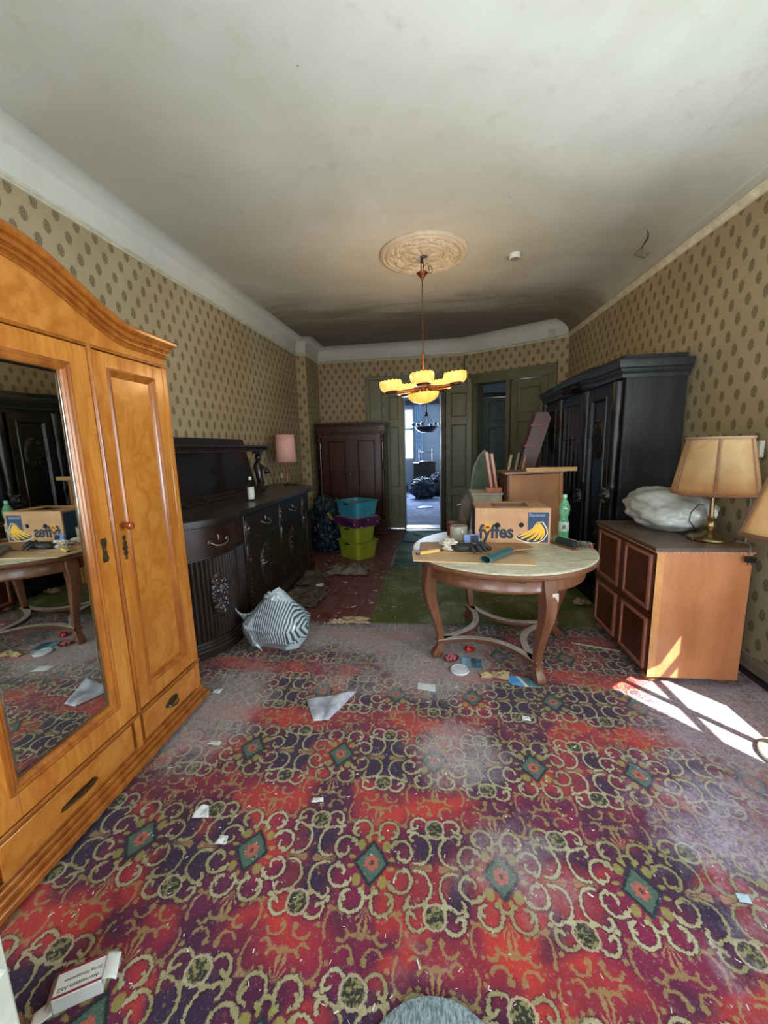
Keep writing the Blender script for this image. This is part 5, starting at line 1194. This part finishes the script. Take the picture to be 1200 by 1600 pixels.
tag(MB().tube([(1.80, 2.84, 1.16), (1.74, 2.80, 1.17), (1.71, 2.82, 1.11), (1.73, 2.86, 1.05), (1.78, 2.88, 1.00), (1.80, 2.9, .965)], .003, 6).build('black_cable', plain('black_cord', '121212', .5)), 'x', 'cord'); adopt(bpy.data.objects['black_cable'], LP)
tag(blob((1.87, 2.845, 1.10), (.022, .012, .035), 3, .25, 2.5, 24, 16, 0).build('paper_tag', plain('white_tag_paper', 'c9c9c2', .7)), 'small white paper tag behind the brass lamp stem', 'paper')
THR = thing('wall_thermostat', 'white box fixed to the wallpaper behind the parchment lamp', 'thermostat', (2.188, 2.955, 1.52), R(-90))
MB().box(-.030, .030, -.030, -.001, -.055, .055).build('housing', plain('white_socket_plastic', 'd7d5c9', .4), THR, bevel=.005)
MB().lathe([(.007, 0), (.007, .003), (0, .003)], 12, (0, 0, 0), T(.008, -.030, -.033, 0, R(90))).build('button', plain('black_button', '101010', .4), THR)
tag(MB().tube([(2.186, 2.985, 1.46), (2.186, 2.985, .935), (2.186, 2.985, .12)], .006, 6).build('wall_conduit', plain('conduit_pale', 'a79c86', .5)), 'thin pale cable conduit running down the right wall', 'conduit')

# ------------------------------------------------------------------ floor lamp at the right edge
FL = thing('floor_lamp', 'tall lamp with angular yellow parchment shade at the right edge of the picture', 'floor lamp', (1.79, 1.95, .0056), R(0))
MB().lathe([(0, 0), (.145, 0), (.152, .008), (.150, .020), (.130, .030), (.075, .040), (.030, .055), (.018, .075), (.014, .10), (.014, 1.12), (.022, 1.13), (.012, 1.15), (.008, 1.60), (0, 1.60)], 40).build('base_and_pole', plain('pale_cream_metal', 'b8b4ac', .3, .35), FL)
panel_shade(FL, 6, .325, .185, 1.13, 1.62, 1.0, R(157), .0, .008, plain('dark_shade_binding', '6a4a34', .6))
MB().tube([(-.17, 0, 1.62), (0, 0, 1.60), (.17, 0, 1.62)], .004, 6).build('shade_carrier', M_BRASS, FL)

# ------------------------------------------------------------------ near left: white painted window casing
struct(MB().box(-1.20, -1.056, .585, .66, 0, 2.6).box(-1.10, -.962, .56, .60, 0, .46).build('trim_13', plain('white_chipped_paint', 'c9cfbf', .45, var=.1, scale=8), bevel=.004))

# ------------------------------------------------------------------ medicine carton, bottom left
MD_ = thing('medicine_carton', 'torn white medicine carton with two dark red stripes on the carpet', 'carton', (-1.062, .820, .006), R(0))
M_CARD = plain('white_carton', 'c7ccc8', .5, var=.05, scale=10); M_STRIPE = plain('dark_red_print', '7d2038', .5, bump=0); M_GRY = plain('grey_print', '4c5850', .6, bump=0)
rzc = R(29)
cw_, ch_, ct_ = .122, .073, .046
MB().box(-cw_/2, cw_/2, -ch_/2, ch_/2, 0, ct_, T(0, 0, 0, rzc)).build('carton_body', M_CARD, MD_, bevel=.0015)
MB().box(-cw_/2, cw_/2, -ch_/2+.004, -ch_/2+.0105, ct_, ct_+.0006, T(0, 0, 0, rzc)).build('stripe', M_STRIPE, MD_, smooth=0)
MB().box(-cw_/2, cw_/2, ch_/2-.0075, ch_/2-.001, ct_, ct_+.0006, T(0, 0, 0, rzc)).build('stripe', M_STRIPE, MD_, smooth=0)
text(MD_, 'Atorvastatin AbZ', .0145, None, M_GRY, offset=.0001, ext=.0002, M=T(0, 0, 0, rzc) @ T(.050, -.010, ct_+.0004, PI))
text(MD_, '20 mg Filmtabletten', .0120, None, M_GRY, offset=.0, ext=.0002, M=T(0, 0, 0, rzc) @ T(.056, .008, ct_+.0004, PI))
MB().grid(lambda u, v: tuple(T(0, 0, 0, rzc) @ Vector((cw_/2+.040*u, -ch_/2+.002+(ch_-.004)*v-.012*u, ct_-.004*u*u+.010*math.sin(PI*u)*.5+.003*nz(u*5, v*5)))), 10, 8).build('torn_flap', M_CARD, MD_, solid=.0008)
MB().grid(lambda u, v: tuple(T(0, 0, 0, rzc) @ Vector((-cw_/2-.052*u, -ch_/2-.006+(ch_*.62)*v-.016*u, .004+.006*(1-u)))), 8, 8).build('open_flap', M_CARD, MD_, solid=.0008)
MB().grid(lambda u, v: tuple(T(0, 0, 0, rzc) @ Vector((-cw_/2-.018*u, -ch_/2+ch_*v*.98, ct_-.020*u))), 6, 8).build('side_flap', plain('carton_inside_grey', '8c8478', .7), MD_, solid=.0008)

# grey round mat at the bottom edge
t = NT('grey_woven_pouffe'); co = t.coord(); n = t.noise(t.mapping(co, scale=(1, .35, 1)), 150, 3, .7); t.set(color=t.mix(t.ss(n, .35, .65), lin('4f6166'), lin('8b9a9c')), rough=.9); t.bump(n, .8, .006)
tag(MB().lathe([(0, 0), (.205, 0), (.215, .012), (.212, .024), (.195, .032), (0, .034)], 72).build('round_mat', t.mat), 'grey woven round cushion pad cut by the bottom edge of the picture', 'pad').location = (.005, .690, .0056)

# ------------------------------------------------------------------ litter on the floor
M_PAPER = plain('white_litter_paper', 'b9bcba', .7, var=.06, scale=12); FZ = .0062
def scrap(name, label, cat, pts, mat, amp=.006, freq=18, seed=1, lift=0, solid=.0012, group=None, z=FZ, n=14):
    o = crumple(quad(*pts, z=z), amp, freq, seed, n, n, lift).build(name, mat, None, smooth=40, solid=solid); return tag(o, label, cat, group)
t = NT('clear_litter_film'); n = t.noise(t.coord(), 12, 4, .6); t.set(color=t.mix(t.ss(n, .3, .7), lin('9a9fae'), lin('c5c9d2')), rough=.25, alpha=.82); t.bump(n, .4, .01); M_CLEAR = t.mat
scrap('plastic_sleeve', 'crumpled translucent plastic sleeve on the carpet in front of the striped bag', 'plastic sheet', ((-.71, 2.03), (-.62, 2.04), (-.50, 2.34), (-.82, 2.23)), M_CLEAR, .018, 9, 4, .02)
scrap('white_card', 'white paper card on the carpet left of the front table leg', 'card', ((-.115, 2.40), (.01, 2.375), (.01, 2.455), (-.11, 2.47)), M_PAPER, .003, 12, 2)
scrap('paper_scrap', 'folded white paper scrap left of centre on the patterned carpet', 'paper', ((-1.06, 1.37), (-.99, 1.385), (-1.02, 1.44), (-1.075, 1.43)), M_PAPER, .016, 22, 3, .02)
scrap('paper_scrap', 'small ribbed white paper scrap below the folded one on the carpet', 'paper', ((-.90, 1.275), (-.85, 1.28), (-.86, 1.315), (-.895, 1.315)), M_PAPER, .008, 26, 7)
scrap('paper_scrap', 'white paper scrap near the foot of the mirror wardrobe', 'paper', ((-1.48, 2.24), (-1.42, 2.24), (-1.42, 2.29), (-1.47, 2.28)), M_PAPER, .010, 20, 9)
scrap('paper_scrap', 'thin white paper strip on the carpet between wardrobe and plastic sleeve', 'paper', ((-1.25, 1.80), (-1.17, 1.795), (-1.175, 1.825), (-1.245, 1.83)), M_PAPER, .006, 20, 12)
scrap('paper_scrap', 'tiny white paper curl above the middle medallion row', 'paper', ((-.56, 1.50), (-.505, 1.51), (-.51, 1.53), (-.555, 1.525)), M_PAPER, .009, 24, 13)
scrap('paper_scrap', 'pale blue paper chip on the carpet at the lower right', 'paper', ((1.05, 1.265), (1.09, 1.262), (1.095, 1.292), (1.055, 1.295)), plain('pale_blue_paper', '9fb6c4', .6), .004, 20, 14)
scrap('paper_scrap', 'whitish chip beside the red patch right of the table leg', 'paper', ((.51, 2.14), (.56, 2.14), (.555, 2.18), (.515, 2.18)), M_PAPER, .010, 24, 15)
# blister leaflets
M_BLS = plain('steel_blue_print', '5f8fa0', .45, var=.3, scale=40); M_BLU = plain('sky_blue_print', '4a90c4', .45, var=.1, scale=20)
scrap('leaflet', 'small blue printed leaflet, left of a pair behind the plastic lid', 'leaflet', ((.205, 2.70), (.265, 2.69), (.27, 2.82), (.21, 2.83)), M_BLS, .003, 14, 4)
scrap('leaflet', 'darker blue-grey leaflet, right of the pair behind the plastic lid', 'leaflet', ((.275, 2.68), (.345, 2.67), (.35, 2.80), (.28, 2.81)), plain('dark_teal_print', '37606e', .45, var=.35, scale=50), .003, 14, 5)
LFB = thing('folded_booklet', 'bright blue and white folded booklet by the front foot of the table', 'booklet', (0, 0, FZ))
crumple(quad((.52, 2.50), (.60, 2.475), (.56, 2.60), (.47, 2.615), z=0), .004, 10, 2, 10, 10).build('blue_page', M_BLU, LFB, solid=.001)
crumple(quad((.60, 2.475), (.625, 2.475), (.585, 2.60), (.56, 2.60), z=.002), .003, 10, 3, 8, 8).build('white_fold', M_PAPER, LFB, solid=.001)
crumple(quad((.625, 2.475), (.705, 2.47), (.66, 2.575), (.585, 2.60), z=.001), .004, 10, 4, 10, 10).build('grey_page', plain('grey_teal_print', '5a7a80', .5, var=.3, scale=30), LFB, solid=.001)
LDY = thing('container_cover', 'round translucent plastic lid on the carpet left of the table front leg', 'lid', (.185, 2.635, FZ))
MB().lathe([(0, .002), (.052, .002), (.054, .010), (.062, .011), (.064, .006), (.064, 0), (0, 0)], 40).build('lid_disc', plain('milky_lid', 'a5abb2', .3, coat=.3), LDY)
MB().lathe([(.058, .010), (.062, .014), (.066, .010), (.066, .004)], 40).build('lid_rim', plain('white_lid_rim', 'c8ccd0', .3), LDY)
RD = thing('dish_of_sweets', 'small dish of pink lumps by the left front foot of the table', 'dish', (.125, 2.79, FZ))
MB().lathe([(0, .002), (.050, .002), (.064, .018), (.066, .018), (.054, 0), (0, 0)], 32).build('dish', plain('brown_clear_dish', '6e5248', .3), RD)
random.seed(9)
for i in range(9):
    a = i*2.4; r = .008+.011*math.sqrt(i)
    MB().lathe([(0, -.009), (.009, -.005), (.011, 0), (.008, .006), (0, .009)], 8, (r*math.cos(a), r*math.sin(a), .013)).build('sweet', plain('pink_sweet', 'b5505c', .4), RD)
tag(blob((.275, 2.915, .026), (.035, .028, .022), 3, .2, 3, 30, 18, .05).build('red_wrapper', plain('shiny_red_wrapper', 'b0100c', .2, coat=.6), smooth=40), 'shiny red wrapper under the front stretcher of the table', 'wrapper')
for i, (x_, y_, a, b, am, cl, lb) in enumerate(((-.73, 3.41, .13, .07, .022, 'b8a384', 'pale beige crumpled paper at the far edge of the patterned carpet'), (-.90, 3.36, .07, .04, .02, 'a9957a', 'small beige paper fragment left of the pale crumpled paper'),
        (-1.40, 3.95, .22, .28, .05, '55483c', 'brown crumpled paper beside the sideboard plinth'), (-1.47, 4.55, .18, .26, .05, '4c4138', 'dark brown crumpled paper further along the sideboard plinth'), (-1.10, 4.86, .27, .17, .07, '6a6156', 'grey-brown heap of crumpled sheeting before the tubs'),
        (1.46, 3.93, .075, .055, .05, '8e7c62', 'pale leaf of paper by the foot of the low cabinet'), (.42, 2.60, .10, .045, .018, 'a38f66', 'yellowish rag of paper between the lid and the booklet'), (-1.33, 4.30, .05, .04, .02, 'b0a698', 'light scrap on the boards by the brown paper'))):
    tag(crumple(lambda u, v, x_=x_, y_=y_, a=a, b=b, i=i: (x_+a*(2*u-1)*(1+.35*nz(v*3, i)), y_+b*(2*v-1)*(1+.35*nz(u*3, i, 2)), .006), am, 7 if a > .12 else 18, i+2, 26, 26).build('crumpled_paper', plain('litter_'+('beige', 'tan', 'brown', 'umber', 'greybrown', 'leaf', 'yellowish', 'light')[i], cl, .85, var=.25), smooth=35, solid=.002), lb, 'paper')
tag(MB().tube([(-1.52, 4.86, .06), (-1.44, 4.62, .02), (-1.38, 4.47, .006)], .008, 6).build('thin_lath', plain('grey_lath', '6f6558', .8)), 'thin grey lath lying against the end of the sideboard', 'lath')
tag(MB().tube([(1.10, 3.10, .012), (1.42, 2.985, .012)], .006, 6).build('thin_lath', plain('pale_lath', '9a8b78', .8)), 'thin pale lath on the carpet between table and low cabinet', 'lath')
tag(MB().tube([(-.52, 6.55, .009), (-.40, 6.45, .009), (-.26, 6.5, .009), (-.22, 6.9, .009), (-.36, 7.1, .009)], .005, 6).build('black_cable', plain('black_cord', '121212', .5)), 'dark cable curled on the teal carpet before the doorway', 'cord')
# plaster crumbs: too many and small to count
random.seed(21); mb = MB()
def crumb(x_, y_, s, z_=.006):
    a = random.random()*PI; l = s*random.uniform(.8, 3.2); w__ = s*random.uniform(.4, .8); c_, s_ = math.cos(a), math.sin(a); h = s*random.uniform(.2, .6)
    v = [(x_+c_*p_*l-s_*q_*w__, y_+s_*p_*l+c_*q_*w__, z_) for p_, q_ in ((-1, -.7), (1, -1), (.8, .9), (-.9, 1))]+[(x_+c_*p_*l*.7-s_*q_*w__*.6, y_+s_*p_*l*.7+c_*q_*w__*.6, z_+h) for p_, q_ in ((-1, -.6), (1, -.8), (.8, .7), (-.8, .8))]
    mb.add(v, [(0, 3, 2, 1), (4, 5, 6, 7), (0, 1, 5, 4), (1, 2, 6, 5), (2, 3, 7, 6), (3, 0, 4, 7)])
for i in range(1500):
    x_ = random.uniform(-1.35, 2.05); y_ = .7+2.65*random.random()**.9; crumb(x_, y_, random.choice((.0012, .0018, .0022, .003, .0045 if i % 7 == 0 else .002)), .0052)
tag(mb.build('plaster_crumbs', plain('pale_plaster_crumb', 'c4bfba', .8), smooth=0), 'pale plaster crumbs scattered over the patterned carpet', 'debris', kind='stuff')
mb = MB()
for i in range(420):
    x_ = random.uniform(-1.5, 1.2); y_ = random.uniform(3.42, 6.6)
    if x_ < -.6: crumb(x_, y_, random.choice((.004, .006, .009, .014)), .0005)
    else: crumb(x_, y_, random.choice((.003, .005, .008)), .0055)
tag(mb.build('plaster_crumbs', plain('dull_plaster_crumb', '94897c', .8), smooth=0), 'paint flakes and plaster crumbs on the red boards and the green carpets', 'debris', kind='stuff')

# ------------------------------------------------------------------ things in the far room
FR = thing('far_chandelier', 'dark metal chandelier with glass bowls seen through the doorway', 'chandelier', (-.14, 10.4, 0))
M_DM = plain('dark_lamp_metal', '15191c', .3, .6)
MB().tube([(0, 0, 3.29), (0, 0, 2.42)], .012, 8).lathe([(.05, 2.34), (.02, 2.46), (0, 2.46)], 16).build('stem', M_DM, FR)
for i in range(4): a = i*PI/2+.4; MB().tube([(0, 0, 2.42), (.22*math.cos(a), .22*math.sin(a), 2.12)], .006, 6).build('chain', M_DM, FR)
MB().lathe([(0, 1.94), (.16, 1.95), (.26, 2.02), (.30, 2.08), (.22, 2.10), (0, 2.08)], 24).build('bowl', M_DM, FR)
for i in range(6):
    a = i*PI/3+.2; MB().lathe([(0, -.05), (.035, -.035), (.05, 0), (.035, .035), (0, .05)], 14, (.34*math.cos(a), .34*math.sin(a), 2.15)).build('globe', plain('grey_glass_globe', '7d8a90', .1, .4, coat=.5), FR)
tag(blob((-.30, 12.15, .30), (.38, .34, .33), 3, .2, 2.2, 60, 36, .1).build('rubbish_sack', M_BLUE, smooth=50), 'nearest dark sack on the floor of the far room', 'rubbish bag')
tag(blob((.20, 12.75, .34), (.30, .27, .38), 5, .2, 2.2, 60, 36, .1).build('rubbish_sack', M_BLUE, smooth=50), 'dark sack at the right wall of the far room', 'rubbish bag')
tag(blob((-1.15, 12.6, .27), (.34, .34, .30), 8, .2, 2.2, 60, 36, .1).build('rubbish_sack', M_BLUE, smooth=50), 'dark sack under the window of the far room', 'rubbish bag')
DK = thing('dark_cabinet', 'low dark cabinet behind the sacks in the far room', 'cabinet', (-.62, 13.12, 0))
MB().box(0, .72, 0, .40, 0, 1.02).build('carcass', plain('near_black_wood', '100f12', .4), DK, bevel=.005)
MB().box(-.02, .74, -.02, .41, 1.02, 1.06).build('top', plain('near_black_wood', '100f12', .4), DK, bevel=.005)
CH2 = thing('upturned_chair', 'chair set upside down on the low cabinet of the far room', 'chair', (-.42, 13.25, 1.061))
M_CH2 = plain('dark_chair_wood', '2a2c30', .35)
MB().box(-.02, .44, -.16, .20, .0, .04).build('seat', M_CH2, CH2, bevel=.006)
for a in ((.0, -.14), (.42, -.14), (.0, .18), (.42, .18)): MB().tube([(a[0], a[1], .04), (a[0], a[1], .44)], .016, 6).build('leg', M_CH2, CH2)
MB().tube([(.0, -.14, .34), (.42, -.14, .34)], .010, 6).build('stretcher', M_CH2, CH2)
scrap('open_magazine', 'open pale magazine on the blue-grey floor of the far room', 'magazine', ((-.45, 10.1), (.0, 10.2), (.02, 10.55), (-.35, 10.5)), plain('magazine_paper', '8d8a86', .6), .02, 6, 4, z=.002)
tag(blob((1.03, 8.78, .88), (.055, .05, .87), 4, .15, 2.2, 30, 26, 0).build('hanging_garment', plain('pale_denim', '7f9bc0', .8)), 'pale blue garment hanging in the hall behind the second doorway', 'garment')
